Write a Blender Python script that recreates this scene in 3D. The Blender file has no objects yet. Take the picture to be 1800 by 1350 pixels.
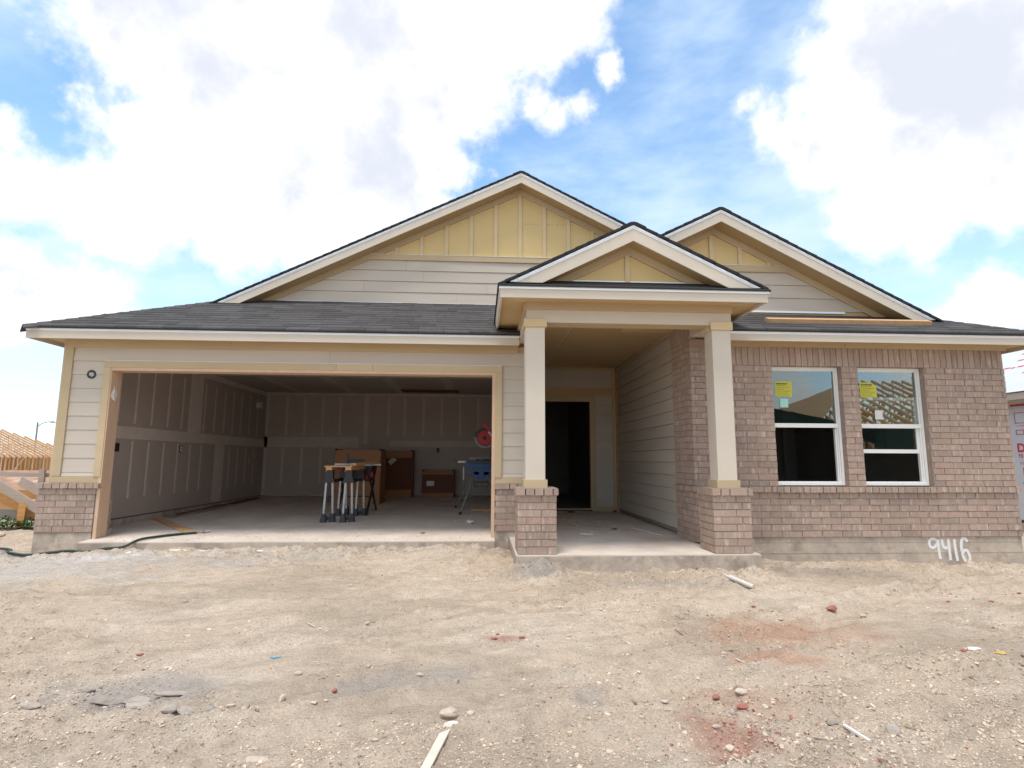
import bpy, math, random
import numpy as np
from mathutils import Vector
R = random.Random(7)
NR = np.random.RandomState(11)
scn = bpy.context.scene
COL = scn.collection
rad = math.radians

# ------------------------------------------------------------------ camera
cam = bpy.data.cameras.new('camera'); camo = bpy.data.objects.new('camera', cam); COL.objects.link(camo)
YAW, PITCH, ROLL = 0.0563, 0.1350, 0.0044
cam.sensor_width = 36; cam.lens = 986.2 / 1800 * 36; cam.clip_start = 0.05; cam.clip_end = 4000
camo.location = (0, -7.4603, 0.9812)
fw = Vector((math.sin(YAW) * math.cos(PITCH), math.cos(YAW) * math.cos(PITCH), math.sin(PITCH)))
q = fw.to_track_quat('-Z', 'Y')
camo.rotation_mode = 'QUATERNION'
from mathutils import Quaternion
camo.rotation_quaternion = q @ Quaternion((0, 0, 1), ROLL)
scn.camera = camo
scn.view_settings.view_transform = 'Standard'; scn.view_settings.look = 'None'
scn.view_settings.gamma = 1; scn.view_settings.exposure = 1.07; scn.view_settings.use_curve_mapping = False
scn.cycles.max_bounces = 8; scn.cycles.diffuse_bounces = 4; scn.cycles.glossy_bounces = 4
scn.cycles.transmission_bounces = 6; scn.cycles.transparent_max_bounces = 8

# ------------------------------------------------------------------ node helpers
class NT:
    def __init__(s, nt): s.nt = nt; s.n = nt.nodes; s.l = nt.links
    def new(s, t, **k):
        n = s.n.new(t)
        for a, b in k.items(): setattr(n, a, b)
        return n
    def put(s, sock, v):
        if isinstance(v, bpy.types.NodeSocket): s.l.new(v, sock)
        elif v is not None:
            if sock.type == 'RGBA' and len(v) == 3: v = (*v, 1)
            sock.default_value = v
    def math(s, op, a, b=None, c=None, clamp=False):
        n = s.new('ShaderNodeMath', operation=op, use_clamp=clamp)
        s.put(n.inputs[0], a)
        if b is not None: s.put(n.inputs[1], b)
        if c is not None: s.put(n.inputs[2], c)
        return n.outputs[0]
    def vmath(s, op, a, b=None, out=0):
        n = s.new('ShaderNodeVectorMath', operation=op)
        s.put(n.inputs[0], a)
        if b is not None: s.put(n.inputs[1], b)
        return n.outputs[out]
    def scale(s, vec, sc):
        return s.vmath('MULTIPLY', vec, sc if not isinstance(sc, (int, float)) else (sc, sc, sc))
    def noise(s, vec, scale, detail=4, rough=.55, dist=0, color=False):
        n = s.new('ShaderNodeTexNoise'); s.put(n.inputs['Vector'], vec)
        n.inputs['Scale'].default_value = scale; n.inputs['Detail'].default_value = detail
        n.inputs['Roughness'].default_value = rough; n.inputs['Distortion'].default_value = dist
        return n.outputs['Color' if color else 'Fac']
    def voro(s, vec, scale, feature='F1', out='Distance'):
        n = s.new('ShaderNodeTexVoronoi', feature=feature); s.put(n.inputs['Vector'], vec)
        n.inputs['Scale'].default_value = scale
        return n.outputs[out]
    def ramp(s, v, a, b, lo=0., hi=1., smooth=True):
        n = s.new('ShaderNodeMapRange', clamp=True, interpolation_type='SMOOTHSTEP' if smooth else 'LINEAR')
        s.put(n.inputs[0], v); s.put(n.inputs[1], a); s.put(n.inputs[2], b); s.put(n.inputs[3], lo); s.put(n.inputs[4], hi)
        return n.outputs[0]
    def mix(s, f, a, b, mode='MIX'):
        n = s.new('ShaderNodeMix', data_type='RGBA', blend_type=mode)
        s.put(n.inputs[0], f); s.put(n.inputs[6], a); s.put(n.inputs[7], b)
        return n.outputs[2]

# ------------------------------------------------------------------ world and sun
SUN_EL, SUN_AZ = rad(72), rad(-155)          # azimuth measured from +Y (into the house) towards +X
world = bpy.data.worlds.new('World'); scn.world = world; world.use_nodes = True
W = NT(world.node_tree); W.n.clear()
SKY_STR = 0.14
sky = W.new('ShaderNodeTexSky', sky_type='NISHITA', sun_disc=False, sun_elevation=SUN_EL, sun_rotation=SUN_AZ,
            altitude=200, air_density=1.0, dust_density=0.6, ozone_density=1.2)
tc = W.new('ShaderNodeTexCoord'); D = W.vmath('NORMALIZE', tc.outputs['Generated'])
cF = np.array(fw); cR = np.array([math.cos(YAW), -math.sin(YAW), 0]); cU = np.cross(cR, cF)
def pixdir(u, v):
    d = cF + cR * (u - 900) / 986.2 - cU * (v - 675) / 986.2
    return d / np.linalg.norm(d)
# cloud banks: bearing of each billow in the sky and its angular size
BANKS = [(300,40,170),(250,110,95),(480,90,220),(700,40,230),(900,0,140),(1000,10,75),(600,220,190),(350,200,130),(235,210,60),
         (140,180,30),(165,205,30),(480,330,150),(650,330,150),(770,300,62),(300,340,110),(170,345,80),(60,330,70),(-40,310,90),(820,310,34),
         (880,310,18),(985,205,34),(945,178,30),(1015,200,26),(1065,135,22),(40,520,85),(150,530,70),(-40,500,100),(5,230,34),
         (420,410,75),(560,420,80),(230,420,60),
         (1600,20,150),(1720,80,220),(1500,170,90),(1425,262,68),(1490,235,60),(1395,235,44),(1350,210,34),(1308,180,30),(1600,250,120),(1780,250,140),(1555,370,95),
         (1620,395,60),(1505,405,52),(1765,510,46),(1740,555,62),(1680,560,32),(1790,550,55)]
Dn = W.vmath('ADD', D, W.scale(W.vmath('SUBTRACT', W.noise(D, 7.5, 7, .62, color=True), (.5, .5, .5)), .10))
acc = None
for (u, v, r) in BANKS:
    c = pixdir(u, v); rr = r / 986.2 * (1 / math.sqrt(1 + ((u - 900) ** 2 + (v - 675) ** 2) / 986.2 ** 2)) * 1.12
    dist = W.vmath('DISTANCE', Dn, tuple(c), out=1)
    w_ = max(r / 150., .62 if r > 34 else .42)
    f = W.math('MULTIPLY_ADD', dist, -w_ / rr, w_)      # bigger billows stand deeper
    if acc is None: acc = f
    else:
        n = W.new('ShaderNodeMath', operation='SMOOTH_MAX'); W.put(n.inputs[0], acc); W.put(n.inputs[1], f); n.inputs[2].default_value = .12; acc = n.outputs[0]
fine = W.noise(D, 11, 9, .62)
bank = W.math('ADD', W.math('MULTIPLY', acc, .9), W.math('MULTIPLY_ADD', fine, 1.1, -.57))
# elsewhere in the sky: the same kind of broken cumulus, spread by noise alone
broad = W.math('ADD', W.math('MULTIPLY_ADD', W.noise(D, 2.3, 4, .55), 3.4, -1.62), W.math('MULTIPLY_ADD', fine, 1.1, -.55))
outside = W.ramp(W.vmath('DISTANCE', D, tuple(pixdir(900, 600)), out=1), .80, 1.0)
cov = W.math('ADD', W.math('MULTIPLY', bank, W.math('SUBTRACT', 1, outside)), W.math('MULTIPLY', broad, outside))
mask = W.ramp(cov, -.13, .34)
veil = W.math('MULTIPLY', W.ramp(W.noise(W.vmath('MULTIPLY', D, (1, 1, 2.6)), 3.0, 5, .6), .34, .72), .70)
sep = W.new('ShaderNodeSeparateXYZ'); W.put(sep.inputs[0], D)
haze = W.ramp(sep.outputs[2], .0, .5, .62, 0.)
thin = W.math('MAXIMUM', veil, haze)
K = 1 / SKY_STR
skyc = W.mix(1., sky.outputs[0], (.91, 1.035, 1.03), 'MULTIPLY')
skyc = W.mix(thin, skyc, (.44 * K, .515 * K, .585 * K))
sh = W.noise(W.vmath('ADD', D, (.02, 0, .05)), 3.6, 6, .6)
shade = W.math('MULTIPLY', W.ramp(cov, .12, .62), W.ramp(sh, .38, .62))
cloudc = W.mix(shade, (.62 * K, .612 * K, .60 * K), (.392 * K, .410 * K, .465 * K))
final = W.mix(mask, skyc, cloudc)
bg = W.new('ShaderNodeBackground'); W.put(bg.inputs[0], final); bg.inputs[1].default_value = SKY_STR
wo = W.new('ShaderNodeOutputWorld'); W.l.new(bg.outputs[0], wo.inputs[0])

sl = bpy.data.lights.new('sun', 'SUN'); so = bpy.data.objects.new('sun', sl); COL.objects.link(so)
sl.energy = 1.45; sl.angle = rad(18); sl.color = (1.0, .93, .84)
sd = Vector((math.sin(SUN_AZ) * math.cos(SUN_EL), math.cos(SUN_AZ) * math.cos(SUN_EL), math.sin(SUN_EL)))
so.rotation_mode = 'QUATERNION'; so.rotation_quaternion = sd.to_track_quat('Z', 'Y')

# ------------------------------------------------------------------ materials
def material(name, col, rough=.85, var=.12, vscale=6, bump=.0, bscale=60, stretch=None, spec=.25, metal=0., rnd=0., col2=None,
             c2scale=2., c2lo=.5, c2hi=.7, speck=None):
    m = bpy.data.materials.new(name); m.use_nodes = True
    N = NT(m.node_tree); b = N.n['Principled BSDF']
    g = N.new('ShaderNodeNewGeometry'); p = g.outputs['Position']
    if stretch: p = N.vmath('MULTIPLY', p, stretch)
    c = col
    if col2: c = N.mix(N.ramp(N.noise(p, c2scale, 5, .6), c2lo, c2hi), c, col2)
    if speck: c = N.mix(N.ramp(N.noise(p, speck[1], 3, .6), speck[2], speck[2] + .06), c, speck[0])
    f = N.noise(p, vscale, 6, .6)
    k = N.ramp(f, .25, .75, 1 - var, 1 + var, smooth=False)
    if rnd:
        oi = N.new('ShaderNodeObjectInfo'); at = N.new('ShaderNodeAttribute', attribute_name='rnd')
        r = N.math('FRACT', N.math('ADD', oi.outputs['Random'], at.outputs['Fac']))
        k = N.math('MULTIPLY', k, N.ramp(r, 0, 1, 1 - rnd, 1 + rnd, smooth=False))
    cm = N.new('ShaderNodeCombineXYZ')
    for i in range(3): N.put(cm.inputs[i], k)
    c = N.mix(1., c, cm.outputs[0], 'MULTIPLY')
    N.put(b.inputs['Base Color'], c)
    b.inputs['Roughness'].default_value = rough; b.inputs['Metallic'].default_value = metal
    b.inputs['Specular IOR Level'].default_value = spec
    if bump:
        bn = N.new('ShaderNodeBump'); bn.inputs['Strength'].default_value = bump; bn.inputs['Distance'].default_value = .01
        N.put(bn.inputs['Height'], N.noise(p, bscale, 6, .65)); N.l.new(bn.outputs[0], b.inputs['Normal'])
    return m
M = {}
M['siding'] = material('siding_paint', (.53, .47, .40), .7, .06, 3, .08, 120, stretch=(.15, .15, 1), rnd=.03, col2=(.47, .41, .34), c2scale=1.7, c2lo=.50, c2hi=.8)
M['cream'] = material('cream_primed_board', (.58, .522, .44), .65, .06, 2, .05, 90, stretch=(.3, .3, 1), rnd=.03, col2=(.53, .47, .39), c2scale=1.9, c2lo=.5, c2hi=.8)
M['trim'] = material('tan_trim_board', (.50, .395, .25), .7, .10, 2.5, .08, 80, stretch=(.3, .3, 1), rnd=.06)
M['panel'] = material('yellow_gable_panel', (.65, .485, .235), .75, .05, 3, .05, 90, stretch=(1, 1, .25), rnd=.03,
                      col2=(.56, .42, .22), c2scale=1.6, c2lo=.62, c2hi=.8)
M['soffit'] = material('tan_soffit_board', (.52, .375, .20), .8, .06, 2, .05, 60)
M['pine'] = material('raw_pine', (.60, .40, .25), .8, .14, 5, .15, 30, stretch=(3, 3, .3), rnd=.08)
M['pine_x'] = material('raw_pine_long', (.62, .36, .17), .8, .18, 6, .15, 30, stretch=(.3, 3, 3), rnd=.12)
M['jamb'] = material('door_jamb_pine', (.60, .42, .29), .7, .08, 4, .1, 30, stretch=(3, 3, .4))
M['metal'] = material('galvanised_drip_edge', (.80, .82, .84), .40, .06, 4, 0, metal=.25, spec=.5)
M['shingle'] = material('asphalt_shingle', (.068, .064, .064), .95, .25, 40, .5, 160, rnd=.22, speck=((.19, .18, .175), 420, .60))
M['shingle_edge'] = material('asphalt_shingle_edge', (.030, .030, .032), .95, .2, 40, .4, 160, rnd=.1)
M['concrete'] = material('rough_concrete', (.46, .39, .32), .92, .22, 4, .6, 45, col2=(.33, .275, .23), c2scale=5.0, c2lo=.46, c2hi=.66,
                         speck=((.55, .48, .42), 18, .63))
M['slab'] = material('dusty_slab', (.63, .56, .495), .9, .16, 2.2, .15, 70, col2=(.56, .49, .42), c2scale=1.3, c2lo=.42, c2hi=.7)
M['mortar'] = material('mortar', (.32, .255, .215), .95, .15, 30, .4, 120)
M['drywall'] = material('grey_drywall', (.435, .37, .333), .9, .05, 3, 0)
M['mud'] = material('joint_compound', (.63, .555, .51), .9, .08, 6, 0)
M['mud_thin'] = material('thin_joint_compound', (.545, .47, .425), .9, .08, 6, 0)
M['lampgrey'] = material('grey_lamp_paint', (.22, .23, .24), .5, .08, 9, 0)
M['blade'] = material('dull_saw_blade', (.16, .15, .15), .4, .08, 9, 0, metal=.5)
M['ochre'] = material('ochre_cap', (.55, .40, .12), .6, .06, 9, 0)
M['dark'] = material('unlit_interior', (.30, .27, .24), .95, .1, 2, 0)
M['vinyl'] = material('white_vinyl', (.78, .78, .76), .4, .03, 5, 0, spec=.4)
M['black'] = material('black_plastic', (.028, .028, .03), .5, .1, 10, 0, spec=.4)
M['alu'] = material('aluminium_tube', (.38, .37, .36), .45, .12, 9, 0, metal=.5)
M['steelblack'] = material('black_steel', (.02, .02, .022), .45, .1, 10, 0, spec=.5)
M['red'] = material('red_tool_plastic', (.42, .025, .025), .45, .08, 9, 0, spec=.4)
M['blue'] = material('blue_tool_paint', (.022, .075, .20), .45, .08, 9, 0, spec=.4)
M['card'] = material('brown_cardboard', (.37, .185, .095), .85, .06, 4, 0, rnd=.05)
M['carddark'] = material('dark_cardboard_face', (.17, .070, .046), .85, .08, 4, 0)
M['ply'] = material('plywood', (.55, .34, .18), .75, .14, 5, .1, 30, stretch=(3, .4, 3))
M['white'] = material('white_paper', (.66, .645, .61), .8, .06, 20, 0)
M['hose'] = material('dark_green_rubber', (.022, .045, .040), .5, .15, 8, 0, spec=.4)
M['wrap'] = material('white_house_wrap', (.56, .58, .62), .55, .05, 2, .1, 8)
M['redink'] = material('red_print', (.55, .05, .06), .7, .1, 5, 0)
M['earth'] = material('brown_earth', (.34, .20, .13), .95, .3, 3, .8, 12, col2=(.46, .32, .24), c2scale=1.2)
M['leaf'] = material('weed_leaf', (.055, .11, .03), .7, .4, 30, 0)
M['stoneA'] = material('pale_limestone', (.50, .42, .34), .9, .18, 25, .5, 60, rnd=.15)
M['stoneB'] = material('grey_stone', (.36, .315, .275), .9, .2, 25, .5, 60, rnd=.15)
M['brickchip'] = material('brick_chip', (.33, .13, .10), .9, .2, 25, .4, 60, rnd=.15)
M['osb'] = material('sheathing_board', (.34, .22, .12), .9, .25, 10, .2, 40)
M['yellow'] = material('yellow_sticker', (.52, .49, .07), .6, .04, 10, 0)
M['ink'] = material('black_print', (.03, .03, .03), .7, .05, 10, 0)
M['mint'] = material('mint_sticker', (.35, .66, .60), .6, .04, 10, 0)
M['bluefilm'] = material('blue_plastic_film', (.18, .42, .58), .5, .1, 10, 0)
M['lath'] = material('weathered_lath', (.62, .55, .47), .85, .12, 10, .2, 40)
M['greywood'] = material('weathered_grey_plank', (.38, .31, .26), .9, .15, 6, .3, 30, stretch=(.4, 2, 3))
M['orangewood'] = material('orange_form_plank', (.52, .27, .10), .85, .18, 6, .3, 30, stretch=(.4, 2, 3), rnd=.1)
M['dkgreen'] = material('dark_green_paint', (.012, .035, .028), .5, .1, 4, 0)
M['gravelm'] = None

def brick_material():
    m = bpy.data.materials.new('tumbled_brown_brick'); m.use_nodes = True
    N = NT(m.node_tree); b = N.n['Principled BSDF']
    p = N.new('ShaderNodeNewGeometry').outputs['Position']
    oi = N.new('ShaderNodeObjectInfo'); at = N.new('ShaderNodeAttribute', attribute_name='rnd')
    r = N.math('FRACT', N.math('ADD', oi.outputs['Random'], at.outputs['Fac']))
    r2 = N.math('FRACT', N.math('MULTIPLY', r, 7.31)); r3 = N.math('FRACT', N.math('MULTIPLY', r, 23.7))
    c = N.mix(r, (.345, .260, .212), (.405, .308, .254))
    c = N.mix(N.ramp(r2, .72, .9), c, (.375, .268, .217))
    c = N.mix(N.ramp(r3, .86, .95), c, (.315, .243, .203))
    # drag marks and lime bloom, upright on the faces, offset brick by brick
    off = N.new('ShaderNodeCombineXYZ'); N.put(off.inputs[2], N.math('MULTIPLY', r, 31.)); N.put(off.inputs[0], N.math('MULTIPLY', r2, 9.))
    ps = N.vmath('ADD', N.vmath('MULTIPLY', p, (1, 1, .16)), off.outputs[0])
    c = N.mix(N.ramp(N.noise(ps, 30, 4, .6), .50, .80), c, (.57, .46, .39))
    c = N.mix(N.math('MULTIPLY', N.ramp(N.noise(p, 9, 5, .65), .62, .74), .6), c, (.56, .48, .42))
    c = N.mix(N.ramp(N.noise(p, 160, 3, .6), .60, .70), c, (.16, .11, .09))
    k = N.ramp(N.noise(p, 1.1, 4, .6), .3, .7, .9, 1.1, smooth=False)
    cm = N.new('ShaderNodeCombineXYZ')
    for i in range(3): N.put(cm.inputs[i], k)
    c = N.mix(1., c, cm.outputs[0], 'MULTIPLY')
    N.put(b.inputs['Base Color'], c); b.inputs['Roughness'].default_value = .92; b.inputs['Specular IOR Level'].default_value = .2
    bn = N.new('ShaderNodeBump'); bn.inputs['Strength'].default_value = .5; bn.inputs['Distance'].default_value = .006
    N.put(bn.inputs['Height'], N.noise(N.vmath('MULTIPLY', p, (1, 1, .5)), 70, 6, .7)); N.l.new(bn.outputs[0], b.inputs['Normal'])
    return m
M['brick'] = brick_material()

def glass_material():
    m = bpy.data.materials.new('window_glass'); m.use_nodes = True
    N = NT(m.node_tree); N.n.clear()
    o = N.new('ShaderNodeOutputMaterial'); mx = N.new('ShaderNodeMixShader')
    t = N.new('ShaderNodeBsdfTransparent'); t.inputs[0].default_value = (.80, .85, .83, 1)
    g = N.new('ShaderNodeBsdfGlossy'); g.inputs['Roughness'].default_value = .012; g.inputs[0].default_value = (.95, 1, 1, 1)
    bn = N.new('ShaderNodeBump'); bn.inputs['Strength'].default_value = .014; bn.inputs['Distance'].default_value = .02
    N.put(bn.inputs['Height'], N.noise(N.new('ShaderNodeNewGeometry').outputs['Position'], 3.5, 2, .5)); N.l.new(bn.outputs[0], g.inputs['Normal'])
    lw = N.new('ShaderNodeLayerWeight'); lw.inputs[0].default_value = .5
    N.put(mx.inputs[0], N.math('MULTIPLY_ADD', lw.outputs['Facing'], .62, .045, clamp=True))
    N.l.new(t.outputs[0], mx.inputs[1]); N.l.new(g.outputs[0], mx.inputs[2]); N.l.new(mx.outputs[0], o.inputs[0])
    return m
M['glass'] = glass_material()

def attr_material(name, rough=.95, bump=(.5, 60), grain=True):
    m = bpy.data.materials.new(name); m.use_nodes = True
    N = NT(m.node_tree); b = N.n['Principled BSDF']
    at = N.new('ShaderNodeAttribute', attribute_name='tint'); c = at.outputs['Color']
    p = N.new('ShaderNodeNewGeometry').outputs['Position']
    if grain:
        g1 = N.ramp(N.noise(p, 90, 5, .75), .3, .7, .72, 1.24, smooth=False)
        g2 = N.ramp(N.noise(p, 9, 6, .65), .3, .7, .88, 1.12, smooth=False)
        cm = N.new('ShaderNodeCombineXYZ'); k = N.math('MULTIPLY', g1, g2)
        for i in range(3): N.put(cm.inputs[i], k)
        c = N.mix(1., c, cm.outputs[0], 'MULTIPLY')
        v = N.voro(p, 75, out='Color'); vd = N.voro(p, 75)
        sp = N.new('ShaderNodeSeparateColor'); N.put(sp.inputs[0], v)
        isl = N.math('MULTIPLY', N.ramp(sp.outputs[0], .70, .74), N.ramp(vd, .38, .30))
        c = N.mix(N.math('MULTIPLY', isl, .55), c, N.mix(sp.outputs[1], (.27, .225, .18), (.62, .55, .46)))
    N.put(b.inputs['Base Color'], c); b.inputs['Roughness'].default_value = rough; b.inputs['Specular IOR Level'].default_value = .15
    if bump:
        bn = N.new('ShaderNodeBump'); bn.inputs['Strength'].default_value = bump[0] * 1.7; bn.inputs['Distance'].default_value = .035
        h = N.math('ADD', N.math('ADD', N.noise(p, bump[1], 7, .75), N.math('MULTIPLY', N.noise(p, 14, 5, .6), 1.3)), N.math('MULTIPLY', N.noise(N.vmath('MULTIPLY', p, (.8, 3.0, 1)), 5, 6, .65), 2.0))
        N.put(bn.inputs['Height'], h); N.l.new(bn.outputs[0], b.inputs['Normal'])
    return m
M['ground'] = attr_material('dry_caliche_dirt')
M['pebble'] = attr_material('loose_gravel', .95, None, False)

# ------------------------------------------------------------------ geometry helpers
class MB:
    def __init__(s): s.v = []; s.f = []; s.sm = []
    def add(s, vs, fs, smooth=False):
        o = len(s.v); s.v += [tuple(map(float, a)) for a in vs]
        for f in fs: s.f.append([o + i for i in f]); s.sm.append(smooth)
        return s
    def box(s, x0, x1, y0, y1, z0, z1):
        if x0 > x1: x0, x1 = x1, x0
        if y0 > y1: y0, y1 = y1, y0
        if z0 > z1: z0, z1 = z1, z0
        return s.hexa([(x0,y0,z0),(x1,y0,z0),(x1,y1,z0),(x0,y1,z0),(x0,y0,z1),(x1,y0,z1),(x1,y1,z1),(x0,y1,z1)])
    def hexa(s, v):
        return s.add(v, [(0,3,2,1),(4,5,6,7),(0,1,5,4),(1,2,6,5),(2,3,7,6),(3,0,4,7)])
    def prism(s, poly, d):                    # polygon (3-D points) pushed along vector d
        n = len(poly); d = np.array(d, float)
        top = [tuple(np.array(p) + d) for p in poly]
        return s.add(list(poly) + top, [tuple(range(n))[::-1], tuple(range(n, 2 * n))] + [(i, (i + 1) % n, n + (i + 1) % n, n + i) for i in range(n)])
    def bar(s, p0, p1, w, h, up=(0, 0, 1)):   # rectangular bar between two points
        p0 = Vector(p0); p1 = Vector(p1); d = (p1 - p0).normalized(); u = Vector(up)
        if abs(d.dot(u)) > .95: u = Vector((0, 1, 0))
        a = d.cross(u).normalized() * (w / 2); b = a.cross(d).normalized() * (h / 2)
        return s.hexa([p0 - a - b, p0 + a - b, p1 + a - b, p1 - a - b, p0 - a + b, p0 + a + b, p1 + a + b, p1 - a + b])
    def cyl(s, p0, p1, r0, r1=None, n=12, cap=True):
        r1 = r0 if r1 is None else r1
        p0 = Vector(p0); p1 = Vector(p1); d = (p1 - p0).normalized()
        u = Vector((0, 0, 1)) if abs(d.z) < .9 else Vector((1, 0, 0))
        a = d.cross(u).normalized(); b = d.cross(a)
        vs = []
        for p, r in ((p0, r0), (p1, r1)):
            vs += [p + (a * math.cos(2 * math.pi * i / n) + b * math.sin(2 * math.pi * i / n)) * r for i in range(n)]
        s.add(vs, [(i, (i + 1) % n, n + (i + 1) % n, n + i) for i in range(n)], True)
        if cap: s.add(vs, [tuple(range(n))[::-1], tuple(range(n, 2 * n))])
        return s
    def tube(s, path, r, n=8):
        path = [Vector(p) for p in path]; vs = []; m = len(path)
        for i, p in enumerate(path):
            d = (path[min(i + 1, m - 1)] - path[max(i - 1, 0)]).normalized()
            u = Vector((0, 0, 1)) if abs(d.z) < .95 else Vector((1, 0, 0))
            a = d.cross(u).normalized(); b = d.cross(a)
            rr = r[i] if isinstance(r, (list, tuple)) else r
            vs += [p + (a * math.cos(2 * math.pi * k / n) + b * math.sin(2 * math.pi * k / n)) * rr for k in range(n)]
        fs = [(i * n + k, i * n + (k + 1) % n, (i + 1) * n + (k + 1) % n, (i + 1) * n + k) for i in range(m - 1) for k in range(n)]
        s.add(vs, fs, True); s.add(vs, [tuple(range(n))[::-1], tuple(range((m - 1) * n, m * n))])
        return s
    def rock(s, c, r, seed, sq=(1, 1, .6), sub=2, rough=.25):
        import bmesh
        bm = bmesh.new(); bmesh.ops.create_icosphere(bm, subdivisions=sub, radius=1)
        rr = random.Random(seed); ds = [(Vector((rr.gauss(0, 1), rr.gauss(0, 1), rr.gauss(0, 1))).normalized(), rr.uniform(.55, .95)) for _ in range(9)]
        vs = []
        for v in bm.verts:
            p = v.co.copy()
            for d, k in ds:
                t = p.dot(d)
                if t > k: p -= d * (t - k) * .9
            p *= 1 + rr.uniform(-rough, rough) * .25
            vs.append((c[0] + p.x * r * sq[0], c[1] + p.y * r * sq[1], c[2] + p.z * r * sq[2]))
        fs = [tuple(v.index for v in f.verts) for f in bm.faces]; bm.free()
        return s.add(vs, fs, False)
    def mesh(s, name):
        me = bpy.data.meshes.new(name); me.from_pydata(s.v, [], s.f); me.validate()
        if any(s.sm) and len(me.polygons) == len(s.sm): me.polygons.foreach_set('use_smooth', s.sm)
        return me
def link(name, me, mat=None, parent=None, loc=(0, 0, 0), **props):
    o = bpy.data.objects.new(name, me); COL.objects.link(o)
    if mat is not None and len(me.materials) == 0: me.materials.append(M[mat] if isinstance(mat, str) else mat)
    if parent is not None:
        o.parent = parent
        pl = Vector((0, 0, 0)); q_ = parent
        while q_ is not None: pl += q_.location; q_ = q_.parent
        o.location = Vector(loc) - pl
    else: o.location = loc
    for k, v in props.items(): o[k] = v
    return o
def obj(name, mb, mat, parent=None, centre=None, **props):       # geometry in world coordinates; the origin moves to `centre`
    if centre is None and parent is None and 'kind' not in props:
        a = np.array(mb.v); centre = (float(a[:, 0].mean()), float(a[:, 1].mean()), float(a[:, 2].min()))
    if centre is not None:
        c = np.array(centre); mb.v = [tuple(np.array(v) - c) for v in mb.v]
        return link(name, mb.mesh(name), mat, parent, centre, **props)
    return link(name, mb.mesh(name), mat, parent, (0, 0, 0), **props)
def root(name, loc, label, category, group=None):
    o = bpy.data.objects.new(name, None); COL.objects.link(o); o.location = loc; o.empty_display_size = .2
    o['label'] = label; o['category'] = category
    if group: o['group'] = group
    return o
def B(*a): return MB().box(*a)

# ------------------------------------------------------------------ numpy noise for the ground
def vnoise(x, y, seed):
    rs = np.random.RandomState(seed); T = rs.rand(256, 256)
    xi = np.floor(x).astype(int); yi = np.floor(y).astype(int); fx = x - xi; fy = y - yi
    fx = fx * fx * (3 - 2 * fx); fy = fy * fy * (3 - 2 * fy)
    a = T[xi & 255, yi & 255]; b = T[(xi + 1) & 255, yi & 255]; c = T[xi & 255, (yi + 1) & 255]; d = T[(xi + 1) & 255, (yi + 1) & 255]
    return (a * (1 - fx) + b * fx) * (1 - fy) + (c * (1 - fx) + d * fx) * fy
def fbm(x, y, seed, oct=4, g=.5):
    s = 0; a = 1; t = 0
    for i in range(oct): s = s + a * vnoise(x * 2 ** i + 17.3 * i, y * 2 ** i + 5.1 * i, seed + i); t += a; a *= g
    return s / t
def sstep(a, b, x):
    t = np.clip((x - a) / (b - a), 0, 1); return t * t * (3 - 2 * t)
def ground_base(x, y):
    h = np.interp(x, [-12, -7, -5.5, -3.2, -.1, .3, 3.0, 3.3, 6.6, 9], [-.10, -.13, -.165, -.098, -.095, -.15, -.155, -.20, -.275, -.30])
    t = np.clip((-.6 - y) / 3.9, 0, 1)
    z = h * (1 - t) + t * -.36
    z = np.where(y < -4.5, -.36 - .03 * np.clip(-4.5 - y, 0, 6), z)
    z = np.where(y > 3, z - .012 * np.clip(y - 3, 0, 80), z)
    return z
CA, SA = math.cos(rad(24)), math.sin(rad(24))
TRACKS = [(-4.62, .50, .03, .10, 1), (-3.80, .34, .02, .11, 2), (-3.05, .10, .035, .12, 3), (-2.35, -.03, .02, .10, 4), (-4.30, .22, -.03, .09, 5)]
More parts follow.
